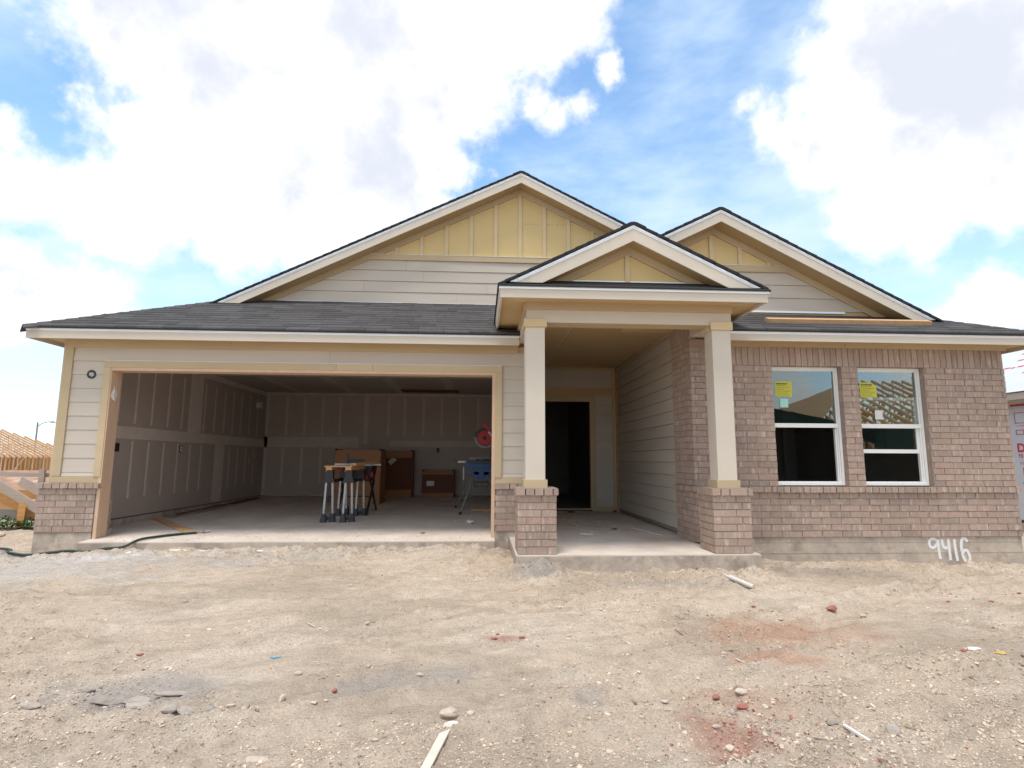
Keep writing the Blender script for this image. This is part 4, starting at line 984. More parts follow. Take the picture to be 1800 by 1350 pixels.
# ---- table saw on a black folding stand
t = root('table_saw', (-2.15, 2.85, gfl(2.85)), 'black and red table saw on crossed folding legs behind the sawhorses', 'table saw')
z = gfl(2.85)
obj('saw_body', MB().hexa([(-2.42, 2.62, .60), (-1.93, 2.62, .60), (-1.93, 3.12, .60), (-2.42, 3.12, .60), (-2.46, 2.60, .86), (-1.89, 2.60, .86), (-1.89, 3.14, .86), (-2.46, 3.14, .86)]), 'steelblack', t)
obj('saw_table', B(-2.50, -1.86, 2.58, 3.16, .862, .885), 'steelblack', t)
obj('fence_rail', B(-2.52, -1.90, 2.545, 2.575, .872, .912), 'alu', t)
obj('fence_rail', B(-1.90, -1.72, 2.548, 2.572, .878, .906), 'alu', t)
obj('blade_guard', MB().prism([(-2.37, 2.8, .887), (-2.37, 2.8, 1.09), (-2.34, 2.8, 1.09), (-2.33, 2.8, .99), (-2.06, 2.8, 1.0), (-2.06, 2.8, .887)], (0, .02, 0)), 'steelblack', t)
m_ = MB().cyl((-1.925, 2.72, .72), (-1.88, 2.72, .72), .07, .06, 16); obj('motor_cover', m_, 'red', t)
obj('hand_wheel', MB().cyl((-2.0, 2.57, .66), (-2.0, 2.60, .66), .055, .055, 16).cyl((-1.97, 2.54, .69), (-1.97, 2.57, .69), .012), 'red', t)
for x0 in (-2.44, -1.93):
    obj('leg', MB().bar((x0, 3.1, .60), (x0 + .02, 2.40, z), .03, .03), 'steelblack', t)
    obj('leg', MB().bar((x0 + .031, 2.62, .60), (x0 + .031, 3.25, z + .015), .03, .03), 'steelblack', t)
obj('cross_bar', MB().bar((-2.44, 2.88, .33), (-1.91, 2.88, .33), .025, .025), 'steelblack', t)
# ---- cardboard boxes of cabinets
t = root('cardboard_box', (-2.55, 4.75, gfl(4.7)), 'tallest brown cardboard cabinet box behind the table saw', 'box', 'boxed cabinets in the garage')
z = gfl(4.5)
obj('box_front', B(-3.0, -2.52, 4.50, 4.505, z, 1.175), 'card', t); obj('box_front', B(-2.515, -2.07, 4.502, 4.507, z, 1.175), 'card', t)
obj('box_shell', B(-2.998, -2.05, 4.5075, 5.1, z, 1.178), 'card', t)
for xx in (-3.01, -2.105): obj('corner_guard', MB().box(xx, xx + .05, 4.49, 4.4995, 1.165, 1.20).box(xx, xx + .05, 4.49, 5.0, 1.1785, 1.20), 'black', t)
obj('edge_strip', B(-2.07, -2.052, 4.496, 4.5015, z, 1.17), 'carddark', t)
def cab(x0, x1, yb, zt, z, label, stick):
    t = root('cardboard_box', ((x0 + x1) / 2, yb, z), label, 'box', 'boxed cabinets in the garage'); h = zt - z
    obj('box_shell', B(x0, x1, yb - .25, yb, z, zt), 'carddark', t)
    obj('card_strip', B(x0, x1, yb - .258, yb - .2505, zt - h * .16, zt), 'card', t); obj('card_strip', B(x0, x1, yb - .258, yb - .2505, z, z + h * .16), 'card', t)
    obj('card_edge', B(x1 - .03, x1 + .003, yb - .262, yb - .2585, z, zt), 'carddark', t)
    for xx in (x0 - .005, x1 - .06): obj('corner_guard', MB().box(xx, xx + .065, yb - .27, yb - .2625, zt - .02, zt + .012).box(xx, xx + .065, yb - .27, yb, zt + .0005, zt + .014), 'black', t)
    m = MB()
    if stick == 'tilt':
        cx, cz = x0 + (x1 - x0) * .36, z + h * .78; c, s = math.cos(.75), math.sin(.75)
        m.prism([(cx + (a * c - b * s), yb - .2515, cz + (a * s + b * c)) for a, b in ((-.09, -.06), (.09, -.06), (.09, .06), (-.09, .06))], (0, .0008, 0))
    else:
        m.box(x0 + .11, x0 + .29, yb - .2515, yb - .2507, z + h * .42, z + h * .60)
    obj('shipping_label', m, 'white', t)
cab(-2.36, -1.585, 6.42, 1.195, gfl(6.3), 'tall dark-faced cardboard box with a tilted white label against the back wall', 'tilt')
cab(-1.37, -.60, 6.44, .735, gfl(6.3), 'low wide cardboard box with a white label, alone under the wall outlet', 'flat')
# ---- mitre saw on its blue stand
t = root('mitre_saw_stand', (-.02, 3.0, gfl(3)), 'blue mitre saw stand with splayed silver legs beside the door jamb', 'saw stand')
z = gfl(3)
obj('stand_beam', B(-.27, .40, 2.96, 3.06, .84, .93), 'blue', t)
obj('stand_extension', B(-.40, -.26, 2.985, 3.035, .93, .965), 'alu', t); obj('stand_extension', B(-.47, -.40, 3.0, 3.03, .955, .975), 'steelblack', t)
obj('stand_post', MB().box(.00, .07, 2.97, 3.05, .66, .84).prism([(-.14, 2.99, .84), (-.02, 2.99, .84), (.0, 2.99, .60), (-.05, 2.99, .60)], (0, .05, 0)).prism([(.09, 2.99, .84), (.21, 2.99, .84), (.12, 2.99, .60), (.07, 2.99, .60)], (0, .05, 0)), 'blue', t)
obj('stand_tie', MB().bar((-.24, 3.0, .74), (.42, 3.0, .74), .02, .05), 'blue', t)
obj('stand_tie', MB().bar((-.295, 2.97, .86), (-.295, 2.97, .62), .015, .015), 'alu', t)
obj('leg_bracket', MB().bar((-.11, 3.0, .58), (.17, 3.0, .58), .03, .03).bar((-.10, 2.98, .50), (.16, 2.98, .50), .02, .02).bar((-.10, 2.99, .58), (-.10, 2.99, .50), .02, .02).bar((.16, 2.99, .58), (.16, 2.99, .50), .02, .02), 'steelblack', t)
for (a, b) in (((-.13, 2.95, .62), (-.335, 2.52, z - .005)), ((-.06, 3.1, .80), (-.46, 3.75, z + .02)), ((.20, 2.95, .62), (.43, 2.55, z - .005)), ((.16, 3.1, .75), (.43, 3.7, z + .02))):
    l = obj('leg', MB().cyl(a, b, .014, .014, 10), 'alu', t)
    d = (Vector(b) - Vector(a)).normalized(); obj('foot', MB().cyl(Vector(b) - d * .05, Vector(b) + d * .004, .02, .023, 10), 'black', l)
t = root('mitre_saw', (.06, 3.0, .94), 'red mitre saw with raised blade guard on the blue stand', 'mitre saw')
obj('saw_base', MB().box(-.21, .33, 2.86, 3.14, .935, .985).cyl((.06, 2.9, .985), (.06, 2.9, 1.0), .13, .13, 20), 'steelblack', t)
obj('saw_fence', B(-.20, .33, 3.05, 3.07, .986, 1.03), 'blade', t)
obj('saw_arm', MB().bar((.22, 3.1, .98), (.26, 3.12, 1.38), .07, .07).bar((.26, 3.1, 1.38), (.12, 3.0, 1.45), .08, .08), 'steelblack', t)
bd = obj('saw_blade', MB().cyl((.085, 2.985, 1.385), (.085, 2.989, 1.385), .190, .190, 32), 'blade', t)
obj('blade_guard', MB().cyl((.09, 2.955, 1.385), (.09, 2.984, 1.385), .135, .145, 28), 'red', t)
obj('guard_rim', MB().prism([(.085 + .193 * math.cos(a), 2.968, 1.385 + .193 * math.sin(a)) for a in [rad(k) for k in range(70, 176, 7)]] + [(.085 + .13 * math.cos(a), 2.968, 1.385 + .13 * math.sin(a)) for a in [rad(k) for k in range(175, 69, -7)]], (0, .012, 0)), 'steelblack', t)
obj('blade_hub', MB().cyl((.085, 2.945, 1.385), (.085, 2.955, 1.385), .035, .035, 14), 'black', t)
obj('motor', MB().cyl((.20, 2.99, 1.40), (.20, 3.16, 1.40), .085, .08, 20), 'red', t)
obj('handle', MB().bar((.045, 2.98, 1.67), (.19, 2.98, 1.49), .045, .05), 'red', t)
obj('guard_badge', MB().bar((.155, 2.952, 1.50), (.215, 2.952, 1.43), .004, .03), 'white', t)
# ---- smaller things on the garage floor
for i, (a, b, w, h, m, lab) in enumerate([((-5.10, 1.95), (-3.74, .30), .13, .02, 'ply', 'long flat board on the garage floor reaching towards the hose end'),
                                      ((-.14, 3.22), (.30, 3.10), .09, .03, 'orangewood', 'short orange wood offcut on the floor below the mitre saw')]):
    za, zb = gfl(a[1]) + h / 2 + .002, gfl(b[1]) + h / 2 + .002
    obj('loose_board', MB().bar((*a, za), (*b, zb), w, h), m, label=lab, category='board')
for i, (dx, dy, l) in enumerate(((0, 0, 3.9), (.07, .25, 3.2), (.14, -.1, 2.2), (.11, 1.0, 2.6), (.20, .5, 1.4))):
    y0 = 2.15 + dy
    obj('corner_bead', MB().bar((-5.09 + dx, y0, gfl(y0) + .015 + .01 * (i % 2)), (-5.06 + dx * .8, y0 + l, gfl(y0 + l) + .016 + .01 * (i % 2)), .045, .02), 'carddark' if i % 2 else 'alu',
        label='thin trim length lying in the bundle along the left garage wall', category='trim length', group='trim lengths on the garage floor')
obj('crumpled_wrapper', MB().rock((-.138, 1.28, gfl(1.28) + .03), .05, 8, (1.1, .9, .75), 2, .9), 'white', label='crumpled pale wrapper on the garage floor near the right jamb', category='litter')
obj('red_scrap', MB().rock((-.75, .29, .016), .03, 9, (1.4, .7, .4), 1, .5), 'brickchip', label='small red scrap at the front of the garage slab', category='litter')
obj('door_bag', MB().rock((-4.735, .03, 1.80), .075, 12, (.22, .8, 1.3), 2, 1.2), 'white', label='small plastic bag hung on the left garage door jamb', category='bag')
# ---- porch litter
obj('white_strip', MB().bar((2.244, .903, .006), (2.423, .021, .006), .018, .008), 'white', label='long thin white strip lying on the porch slab', category='strip')
obj('white_stick', MB().bar((1.361, .215, .008), (1.518, .156, .008), .022, .012), 'white', label='short white stick lying on the porch slab', category='stick')
obj('dark_chip', MB().rock((1.942, .704, .012), .04, 3, (1.3, .6, .25), 1), 'black', label='flat dark chip in the middle of the porch slab', category='litter')
obj('dark_block', MB().box(1.68, 1.80, 3.28, 3.34, .001, .05), 'black', label='small black block before the entry doorway', category='litter')
obj('red_scrap', MB().rock((2.58, 3.33, .03), .04, 4, (1.4, 1, .6), 1, .8), 'red', label='red scrap in the back corner of the porch', category='litter')
lf = MB()
for k in range(26):
    x, y = R.uniform(1.25, 2.5), R.uniform(.3, 3.2)
    lf.rock((x, y, .006), R.uniform(.008, .03), k, (1.2, .8, .3), 1)
obj('porch_debris', lf, 'lath', kind='stuff')
gd = MB()
for k in range(240):
    x = R.uniform(-4.6, .1); y = -.22 + abs(R.gauss(0, .35)) if k < 170 else R.uniform(.2, 6.2)
    if k >= 205: x = R.uniform(-5.15, -4.6)
    z_ = (gfl(y) if y > .32 else -.018 + .022 * (y + .25) / .57)
    gd.rock((x, y, z_ + .002), R.uniform(.006, .018), 300 + k, (1.3, .9, .45), 1)
obj('garage_debris', gd, 'stoneA', kind='stuff')
# ---- lumber on the right roof
obj('lumber', MB().bar((3.632, -.665, 2.768), (5.825, -.648, 2.779), .088, .054, up=(0, -.42, .9)), 'ply', label='long wooden stud lying on the right skirt of the roof', category='lumber')
# ---- hose
hz = lambda x, y, d=.016: float(ground_h(np.array([x]), np.array([y]))[0]) + d
path = [(-3.70, .33, .018), (-3.85, .22, .018), (-4.02, .03, .012), (-4.12, -.22, .004)] + [(x, y, max(hz(x, y), -.16)) for x, y in ((-4.22, -.34), (-4.42, -.36), (-4.65, -.31), (-4.85, -.30), (-5.05, -.33), (-5.3, -.37), (-5.55, -.42), (-5.85, -.45), (-6.2, -.42), (-6.6, -.38), (-7.0, -.35))]
def smooth(P, n=5):
    P = [Vector(p) for p in P]; out = []
    for i in range(len(P) - 1):
        p0, p1, p2, p3 = P[max(i - 1, 0)], P[i], P[i + 1], P[min(i + 2, len(P) - 1)]
        for t in range(n):
            t /= n; out.append(.5 * ((2 * p1) + (p2 - p0) * t + (2 * p0 - 5 * p1 + 4 * p2 - p3) * t * t + (3 * p1 - p0 - 3 * p2 + p3) * t ** 3))
    return out + [P[-1]]
t = root('garden_hose', (-5, -.3, -.15), 'dark green garden hose running from the garage slab along the left pier', 'hose')
obj('hose_line', MB().tube(smooth(path), .0155, 8), 'hose', t)
obj('hose_nozzle', MB().cyl((-3.72, .35, .018), (-3.62, .42, .02), .02, .014, 10).cyl((-3.64, .40, .02), (-3.58, .44, .03), .01, .016, 10).bar((-3.66, .38, .03), (-3.60, .33, .045), .012, .02), 'alu', t)
p2 = [(-7.2, -.05), (-6.9, .0), (-6.55, .06), (-6.2, .16), (-5.9, .14), (-5.75, -.02), (-5.85, -.2), (-6.2, -.26), (-6.7, -.2)]
obj('hose_line', MB().tube(smooth([(x, y, hz(x, y, .02)) for x, y in p2]), .0155, 8), 'hose', t)
# ---- things lying on the dirt
def lay(x, y, d=0.): return (x, y, hz(x, y, d))
M['greywhite'] = material('scuffed_white_plastic', (.58, .57, .54), .6, .15, 25, 0)
t = root('caulk_tube', lay(2.52, -1.98), 'empty white caulk tube with tan end lying on the dirt before the porch', 'caulk tube')
a, b = Vector(lay(2.47, -1.87, .018)), Vector(lay(2.60, -2.08, .018)); d = (b - a).normalized()
obj('tube_body', MB().cyl(a, b - d * .035, .021, .021, 14), 'greywhite', t); obj('tube_end', MB().cyl(b - d * .0345, b, .0215, .0215, 14), 'lath', t)
obj('tube_nozzle', MB().cyl(a, a - d * .07, .009, .004, 8), 'white', t)
obj('lath', MB().bar(lay(-.245, -4.93, .012), lay(-.135, -4.47, .012), .042, .010), 'lath', label='pale wooden lath stuck in the dirt at the bottom edge of the picture', category='lath')
obj('round_stone', MB().rock(lay(-.146, -4.37, .012), .045, 21, (1.1, .85, .7), 3), 'stoneA', label='rounded stone just beyond the end of the pale lath', category='stone')
obj('mortar_lump', MB().rock(lay(-.12, -4.445, .004), .028, 22, (1.1, .8, .4), 2, .6), 'white', label='white mortar lump between the lath and the rounded stone', category='mortar lump')
obj('white_stick', MB().bar(lay(1.84, -4.54, .008), lay(1.875, -4.68, .010), .016, .010), 'white', label='thin white stick lying in the gravel at lower right', category='stick')
obj('yellow_wrapper', MB().rock(lay(3.56, -3.62, .006), .034, 23, (1.2, .6, .3), 2, .9), 'ochre', label='torn yellow wrapper in the dirt at the right edge', category='litter')
obj('pale_wrapper', MB().rock(lay(3.46, -3.52, .006), .045, 24, (1.3, .5, .25), 2, .8), 'white', label='pale crumpled paper beside the yellow wrapper', category='litter')
obj('brick_chunk', MB().rock(lay(2.95, -2.72, .02), .038, 25, (1.2, .9, .8), 2), 'brickchip', label='largest broken red brick chunk above the reddish dust', category='brick chunk')
obj('limestone_chunk', MB().rock(lay(2.78, -2.62, .016), .06, 26, (1.3, .8, .7), 2), 'stoneA', label='pale limestone chunk just left of the largest brick chunk', category='stone')
obj('dark_stone', MB().rock(lay(2.08, -4.56, .012), .04, 27, (1, .9, .8), 2), 'stoneB', label='dark brown stone in the gravel at lower right', category='stone')
obj('grey_stone', MB().rock(lay(1.83, -4.46, .008), .03, 28, (1.2, .8, .5), 2), 'stoneB', label='small grey stone beside the thin white stick', category='stone')
obj('red_chunk', MB().rock(lay(1.42, -4.33, .010), .026, 29, (1.3, .8, .6), 2), 'brickchip', label='red brick chunk at the edge of the dark red stain', category='brick chunk')
obj('brown_chunk', MB().rock(lay(1.32, -4.22, .010), .02, 30, (1.2, .9, .6), 2), 'brickchip', label='smaller brick chunk just above the dark red stain', category='brick chunk')
obj('tan_stone', MB().rock(lay(1.47, -4.21, .010), .03, 31, (1.2, .9, .6), 2), 'stoneA', label='tan stone between the red stain and the gravel', category='stone')
obj('blue_scrap', MB().bar(lay(-1.325, -3.575, .004), lay(-1.29, -3.60, .006), .014, .003).bar(lay(-1.31, -3.60, .008), lay(-1.26, -3.58, .004), .012, .003), 'bluefilm', label='scrap of light blue film on the dirt, left of centre', category='litter')
obj('grey_ball', MB().rock(lay(-1.22, -4.20, .014), .022, 32, (1, 1, .9), 2, .05), 'stoneB', label='small round grey pebble between the crust and the lath', category='stone')
obj('brown_stub', MB().rock(lay(-1.06, -4.13, .012), .032, 33, (.5, 1.3, .6), 2), 'stoneA', label='short upright brown stub right of the round grey pebble', category='stone')
obj('orange_clod', MB().rock(lay(-.80, -4.05, .010), .018, 34, (.9, 1, .7), 2), 'brickchip', label='small orange clod in the dirt left of the lath', category='clod')
obj('limestone_slab', MB().rock(lay(-.98, -4.69, .006), .05, 35, (1.3, .7, .3), 2), 'stoneA', label='flat pale limestone flake at the bottom, left of the lath', category='stone')
obj('pink_stone', MB().rock(lay(3.35, -3.56, .010), .025, 36, (1.2, 1, .4), 2), 'brickchip', label='flat pinkish stone beside the pale crumpled paper', category='stone')
obj('brown_rock', MB().rock(lay(3.68, -3.72, .016), .05, 37, (1.2, 1, .8), 2), 'stoneB', label='brown rock below the yellow wrapper', category='stone')
# pieces of hardened mortar broken up in the lower left
for i, (x, y, r, sq) in enumerate([(-2.05, -4.02, .085, (1.5, .6, .28)), (-1.88, -4.02, .07, (1.4, .55, .3)), (-1.80, -4.14, .06, (1.3, .7, .3)), (-1.62, -4.18, .05, (1.1, .8, .5)), (-1.53, -4.20, .045, (1.1, .8, .5)),
                                   (-1.43, -4.19, .04, (1.2, .8, .5)), (-2.2, -3.95, .04, (1.3, .8, .4)), (-1.70, -4.02, .07, (1.6, .35, .22)), (-2.38, -4.12, .04, (1.4, .8, .4))]):
    obj('mortar_slab', MB().rock(lay(x, y, .008), r, 60 + i, sq, 2, .6), 'stoneB', label='flat broken piece of grey hardened mortar in the lower left dirt', category='mortar slab', group='broken mortar slabs in the dirt')
# spilt white lime lumps along the garage slab
for i, (x, y, r) in enumerate([(-3.55, -.42, .08), (-3.40, -.44, .06), (-3.26, -.43, .06), (-4.05, -.46, .07), (-2.6, -.45, .05)]):
    obj('lime_lump', MB().rock(lay(x, y, .0), r, 80 + i, (1.4, .5, .28), 2, .7), 'white', label='flat lump of white lime in the gravel below the garage slab edge', category='lime lump', group='lime lumps along the garage slab')
# brick rubble
for i in range(15):
    if i < 6: x, y = R.gauss(2.35, .22), R.gauss(-2.62, .06)
    elif i < 12: x, y = R.gauss(4.5, .35), R.gauss(-2.1, .2)
    else: x, y = R.gauss(.2, .12), R.gauss(-3.27, .05)
    obj('brick_shard', MB().rock(lay(x, y, .006), R.uniform(.010, .024), 100 + i, (1.4, .8, .5), 1), 'brickchip', label='small red brick shard scattered on the dirt', category='brick shard', group='brick shards on the dirt')
def where(x, y):
    s = 'left' if x < -.33 * (y + 7.46) else 'right' if x > .33 * (y + 7.46) else 'middle'
    return s + (' foreground gravel' if y < -3.7 else ' part of the dirt halfway to the house' if y < -2.2 else ' dirt close to the house')
# single stones big enough to see
for i in range(80):
    y = -5.0 + 3.9 * R.random() ** 1.2; hw = .95 * (y + 7.46)
    x = R.uniform(-hw, hw) if R.random() < .5 else R.uniform(.3 * hw, hw)
    if .3 < x < 3.1 and y > -1.6: continue
    r = R.uniform(.010, .022)
    g = R.random() < .15
    obj('loose_stone', MB().rock(lay(x, y, r * .25), r, 200 + i, (R.uniform(.9, 1.5), R.uniform(.7, 1.1), R.uniform(.5, .85)), 2), 'stoneB' if g else 'stoneA',
        label='%s loose stone in the %s' % ('small grey' if g else 'small pale', where(x, y)), category='stone', group='%s loose stones, %s' % ('grey' if g else 'pale', where(x, y)))
for i in range(16):
    y = R.uniform(-4.7, -1.4); hw = .9 * (y + 7.46); x = R.uniform(-hw, hw); a = R.uniform(0, 3.1); l = R.uniform(.03, .08)
    if .3 < x < 3.1 and y > -1.6: continue
    obj('wood_splinter', MB().bar(lay(x, y, .006), lay(x + math.cos(a) * l, y + math.sin(a) * l, .008), .008, .005), R.choice(['lath', 'greywood']), label='thin wood splinter lying on the dirt', category='splinter', group='wood splinters on the dirt')

# ---- form boards and stakes left of the house
t = root('form_bracing', (-7.3, 2.2, -.1), 'rough bracing of grey and orange form boards and stakes left of the house', 'form bracing')
zb = lambda x, y: float(ground_base(np.array([x]), np.array([y]))[0])
obj('plank', MB().bar((-7.75, 2.0, .655), (-6.75, 2.0, .06), .13, .04, up=(0, -1, 0)), 'greywood', t)
obj('plank', MB().bar((-7.32, 2.06, .62), (-6.75, 2.06, .33), .14, .04, up=(0, -1, 0)), 'greywood', t)
obj('plank', MB().bar((-7.75, 2.10, .42), (-6.75, 2.10, -.05), .14, .04, up=(0, -1, 0)), 'orangewood', t)
obj('plank', MB().bar((-7.85, 2.20, .12), (-6.7, 2.20, .02), .15, .04, up=(0, -1, 0)), 'greywood', t)
for zz, m in ((.37, 'orangewood'), (.20, 'orangewood'), (.03, 'greywood'), (.70, 'greywood')):
    obj('plank', MB().bar((-8.6, 2.62, zz + .02), (-6.5, 2.62, zz - .02), .145 if zz < .6 else .07, .04, up=(0, -1, 0)), m, t)
obj('stake', MB().bar((-7.35, 2.55, -.2), (-7.36, 2.55, .80), .09, .045, up=(0, -1, 0)), 'greywood', t)
obj('stake', MB().prism([(-7.235, 1.95, -.16), (-7.125, 1.95, -.16), (-7.11, 1.95, .22), (-7.17, 1.95, .30), (-7.22, 1.95, .28)], (0, .04, 0)), 'orangewood', t)
obj('stake', MB().bar((-6.95, 2.8, -.2), (-6.87, 2.8, .95), .12, .045, up=(0, -1, 0)), 'orangewood', t)
# weeds at its foot: two clumps
def weed(loc, r, n, label):
    t = root('weed_clump', loc, label, 'weeds'); mb = MB()
    for k in range(n):
        a = R.uniform(0, 6.28); q_ = r * math.sqrt(R.random()); x, y = loc[0] + q_ * math.cos(a) * 1.3, loc[1] + q_ * math.sin(a) * .7
        z = loc[2] + R.uniform(.01, .22) * (1 - .5 * q_ / r); l = R.uniform(.03, .06); b = R.uniform(0, 6.28); e = R.uniform(-.5, .9)
        d = Vector((math.cos(b) * math.cos(e), math.sin(b) * math.cos(e), math.sin(e))); s = d.cross(Vector((0, 0, 1))).normalized() * l * .35; p = Vector((x, y, z))
        mb.add([p, p + d * l * .5 + s, p + d * l, p + d * l * .5 - s], [(0, 1, 2, 3)])
    obj('leaves', mb, 'leaf', t)
    st = MB()
    for k in range(14):
        a = R.uniform(0, 6.28); q_ = r * .8 * R.random(); x, y = loc[0] + q_ * math.cos(a), loc[1] + q_ * math.sin(a) * .7
        st.bar((x, y, loc[2] - .05), (x + R.uniform(-.04, .04), y, loc[2] + .16), .006, .006)
    obj('stems', st, 'leaf', t)
weed((-7.55, 1.95, -.12), .36, 1100, 'green weed clump left of the short orange stake')
weed((-6.95, 2.0, -.12), .24, 600, 'green weed clump between the orange stake and the brick pier')
obj('tan_boulder', MB().rock((-6.75, .98, -.09), .12, 55, (1.3, .8, .5), 2), 'stoneA', label='tan boulder on the gravel left of the brick pier', category='stone')

# ---- scraped mound and framed house in the left distance
mx = np.linspace(-34, -6, 90); my = np.linspace(8, 30, 70)
def mound(x, y):
    b = ground_base(x, y)
    k = np.exp(-(((y - 15) / 4.0) ** 2)) * sstep(-5, -9, x)
    return b - .03 + k * (.75 + .25 * (fbm(x * .35, y * .35, 5, 4) - .5) + .18 * (fbm(x * 1.6, y * 3, 6, 4) - .5))
link('dirt_mound', grid_mesh('dirt_mound', mx, my, mound), 'earth', kind='structure')

def framed_house(origin, ang, label, ntr, span, length, full=False):
    """stud walls under bare trusses; local x across the span, y along the house, eave at local x = 0"""
    t = root('framed_house', origin, label, 'framed house')
    ca, sa = math.cos(ang), math.sin(ang); Z = origin[2]
    def W_(x, y, z): return (origin[0] + x * ca - y * sa, origin[1] + x * sa + y * ca, Z + z)
    def part(name, a, b, w, h, m): obj(name, MB().bar(W_(*a), W_(*b), w, h), m, t, centre=W_(*a))
    H = 2.45; step = length / (ntr - 1)
    for k in range(ntr):
        y = k * step
        tail = (length - y)                                   # hip end: the rafters of the end slope shorten towards the corner
        s = min(span / 2, tail)
        mb = MB()
        mb.bar(W_(.45, y, H - .2), W_(-s, y, H + s * .5), .075, .14)
        if s > .8:
            n = max(2, int(s / 1.6))
            for i in range(n):
                xa_, xb_ = -s * i / n, -s * (i + 1) / n
                mb.bar(W_(xb_, y, H + .05), W_(xb_, y, H - xb_ * .5), .04, .07)
                mb.bar(W_(xa_, y, H - xa_ * .5), W_(xb_, y, H + .05), .04, .07)
        obj('truss', mb, R.choice(['pine', 'pine', 'pine_x']), t, centre=W_(0, y, H))
    for k in range(int(length / .42)):
        y = k * .42 + R.uniform(-.02, .02)
        part('stud', (0, y, 0), (0, y, H - .05), .06, .09, R.choice(['pine', 'pine_x', 'orangewood']))
    for k in range(int(length / .8)):
        y = k * .8; part('stud', (-span * .5, y, 0), (-span * .5, y, H - .05), .06, .09, R.choice(['pine', 'pine_x']))
        part('stud', (-span * .25, y + .3, 0), (-span * .25, y + .3, H - .05), .06, .09, 'orangewood')
    obj('inner_wall', MB().prism([W_(-3.6, 0, 0), W_(-3.6, length, 0), W_(-3.6, length, H), W_(-3.6, 0, H)], (.02, 0, 0)), 'osb', t)
    part('top_plate', (0, -.1, H), (0, length + .1, H), .10, .09, 'pine'); part('sole_plate', (0, -.1, .04), (0, length + .1, .04), .10, .08, 'pine')
    for k in range(3): part('diagonal_brace', (.05, length * (.2 + .28 * k), .1), (.05, length * (.2 + .28 * k) + 2.0, H - .1), .05, .09, 'pine')
    if full == 'old':
        obj('roof_sheathing', MB().prism([W_(.35, 0, H - .09), W_(.35, length * .42, H - .09), W_(-span / 2, length * .42, H + span / 4 + .06), W_(-span / 2, 0, H + span / 4 + .06)], (0, 0, .02)), 'osb', t)
    if full:
        e2 = span / 2
        obj('roof_sheathing', MB().prism([W_(.35, length + .35, H - .09), W_(-e2, length - e2, H + e2 * .5 + .06), W_(-span - .35, length + .35, H - .09)], (0, 0, .02)), 'osb', t)
    slab_ = [W_(.3, -.3, -.25), W_(.3, length + .3, -.25), W_(-span, length + .3, -.25), W_(-span, -.3, -.25)]
    obj('house_slab', MB().prism(slab_, (0, 0, .25)), 'concrete', t)
    return t
framed_house((-40, 33.5, -1.22), 0, 'wooden frame of a neighbouring house with bare roof trusses, far left', 33, 12, 19.2)
# ---- street lamp behind it
t = root('street_lamp', (-50.7, 60, -2), 'tall grey street lamp with curved arm behind the framed house', 'street lamp')
obj('pole', MB().cyl((-50.7, 60, -2), (-50.75, 60, 5.05), .11, .085, 10), 'lampgrey', t)
obj('arm', MB().tube(smooth([(-50.75, 60, 4.5), (-50.4, 60, 4.85), (-49.9, 60, 5.06), (-49.3, 60, 5.14), (-48.95, 60, 5.12)]), .045, 8), 'lampgrey', t)
obj('lamp_head', MB().hexa([(-49.35, 59.85, 5.02), (-48.65, 59.85, 4.98), (-48.65, 60.15, 4.98), (-49.35, 60.15, 5.02), (-49.3, 59.9, 5.14), (-48.75, 59.9, 5.08), (-48.75, 60.1, 5.08), (-49.3, 60.1, 5.14)]).cyl((-49.05, 60, 5.12), (-49.05, 60, 5.24), .05, .05, 8), 'lampgrey', t)

# ---- neighbouring house in white wrap, right edge
t = root('wrapped_house', (14, 6, -.3), 'neighbouring house in white house wrap with red print, right edge', 'house')
wl_ = obj('wrap_wall', MB().box(10.0, 18, -1.2, 14, -.12, 2.2), 'wrap', t)
obj('house_slab', B(9.98, 18.02, -1.22, 14.02, -.8, -.12), 'concrete', t)
obj('sill_strip', B(9.985, 10.0, -1.2, 14, -.118, -.07), 'black', t)
obj('fascia', B(9.70, 9.725, -1.5, 14.3, 2.116, 2.236), 'cream', t); obj('soffit', B(9.7255, 9.999, -1.5, 14.3, 2.13, 2.14), 'soffit', t)
rf = obj('roof', MB().prism([(9.66, -1.5, 2.25), (13.83, -1.5, 4.50), (18, -1.5, 2.25)], (0, 16, 0)), 'wrap', t)
pr = MB(); rr = random.Random(4)
for k in range(11):                                  # rows of red lettering on the underlayment, too small to read
    xa_ = 9.8 + k * .34; y = -1.0 + rr.uniform(0, .5)
    while y < 9:
        l = rr.uniform(.04, .14); z0_ = 2.25 + (xa_ - 9.66) * .5396
        dz = rr.uniform(.0, .05)
        pr.hexa([(xa_ + dz, y, z0_ + .5396 * dz + .002), (xa_ + dz + .05, y, z0_ + .5396 * dz + .029), (xa_ + dz + .05, y + l, z0_ + .5396 * dz + .029), (xa_ + dz, y + l, z0_ + .5396 * dz + .002),
                 (xa_ + dz, y, z0_ + .5396 * dz + .006), (xa_ + dz + .05, y, z0_ + .5396 * dz + .033), (xa_ + dz + .05, y + l, z0_ + .5396 * dz + .033), (xa_ + dz, y + l, z0_ + .5396 * dz + .006)])
        y += l + rr.choice([.03, .05, .9, .05])
obj('roof_print', pr, 'redink', rf)
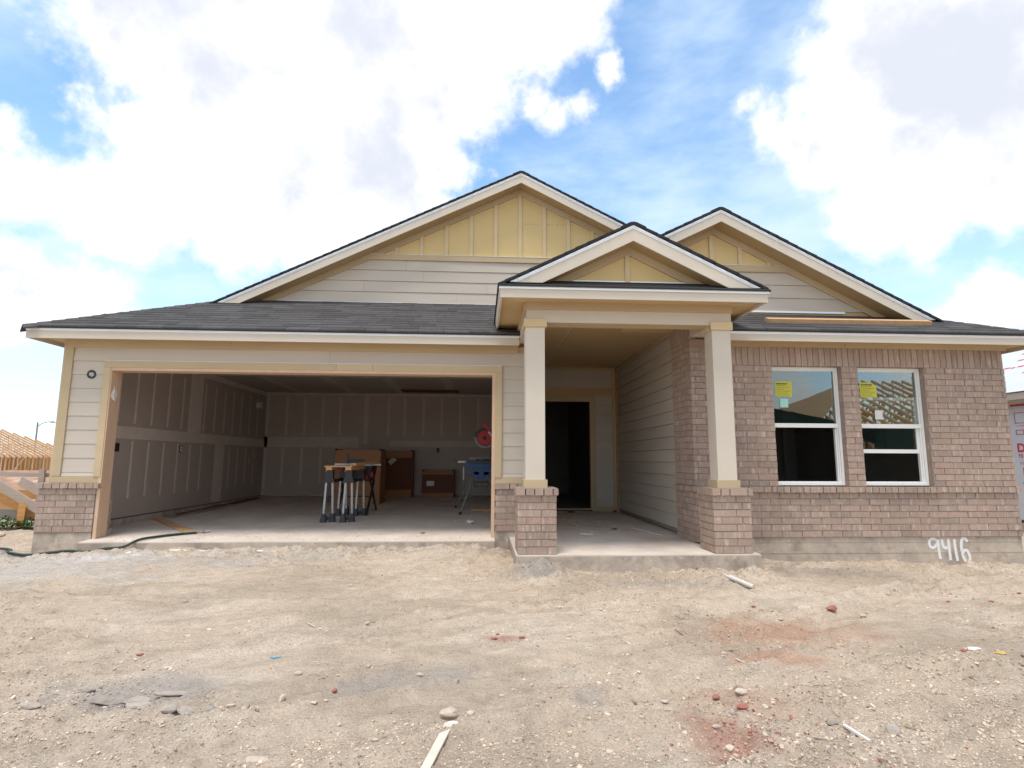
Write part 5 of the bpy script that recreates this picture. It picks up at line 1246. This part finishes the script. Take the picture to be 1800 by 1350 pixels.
def text(body, size, y, z, par, bold=.0):   # turned into a mesh below
    c = bpy.data.curves.new('wrap_print', 'FONT'); c.body = body; c.size = size; c.extrude = .0006; c.offset = bold; c.resolution_u = 4
    tmp = bpy.data.objects.new('wrap_print', c); COL.objects.link(tmp)
    me = bpy.data.meshes.new_from_object(tmp.evaluated_get(bpy.context.evaluated_depsgraph_get())); bpy.data.objects.remove(tmp)
    me.materials.clear(); o = link('wrap_print', me, 'redink', par, (9.9985, y, z)); o.rotation_euler = (rad(90), 0, rad(-90)); return o
text('D', .22, 2.515, 1.175, wl_, .008); text('TS', .085, 2.505, 1.07, wl_, .003)
fr = MB()
for (y0_, y1_, z0_, z1_) in ((2.28, 2.50, 1.70, 1.90), (2.34, 2.50, 1.49, 1.58), (2.26, 2.44, .70, .88)):
    for a in ((y0_, y1_, z0_, z0_ + .012), (y0_, y1_, z1_ - .012, z1_), (y0_, y0_ + .014, z0_, z1_), (y1_ - .014, y1_, z0_, z1_)): fr.box(9.9975, 9.9995, *a)
for zz in (.98, .95, 1.65, .6):
    fr.box(9.9975, 9.9995, 2.30, 2.49, zz, zz + .008)
fr.box(9.9975, 9.9995, 2.0, 2.56, 2.02, 2.06)
obj('wrap_frames', fr, 'redink', wl_)

# ================================================================== ACROSS THE STREET (seen only in the window glass)
framed_house((31.0, -18, .05), rad(90), 'wooden framed house with bare trusses across the street', 28, 12, 16, True)
t = root('telehandler', (13.5, -14, -.6), 'dark green telehandler with raised boom parked in the street', 'telehandler')
obj('boom', MB().bar((9.0, -14, 3.0), (16.8, -14, 1.55), .45, .48), 'dkgreen', t); obj('chassis', B(13.0, 17.8, -15, -13.2, .2, 1.1), 'dkgreen', t)
obj('cab', B(14.4, 15.6, -13.5, -12.9, 1.1, 2.2), 'dkgreen', t)
for xx in (13.8, 17.0):
    obj('wheel', MB().cyl((xx, -13.15, .05), (xx, -12.75, .05), .68, .68, 20), 'black', t); obj('wheel', MB().cyl((xx, -15.4, .05), (xx, -15, .05), .68, .68, 20), 'black', t)
t = root('wrapped_shed', (9.8, -20, -.75), 'small white wrapped shed across the street', 'shed')
obj('wall', B(8.0, 12.4, -22, -18, -.9, 2.5), 'wrap', t); obj('wall_seam', B(11.0, 11.15, -17.999, -17.98, -.9, 2.5), 'black', t)
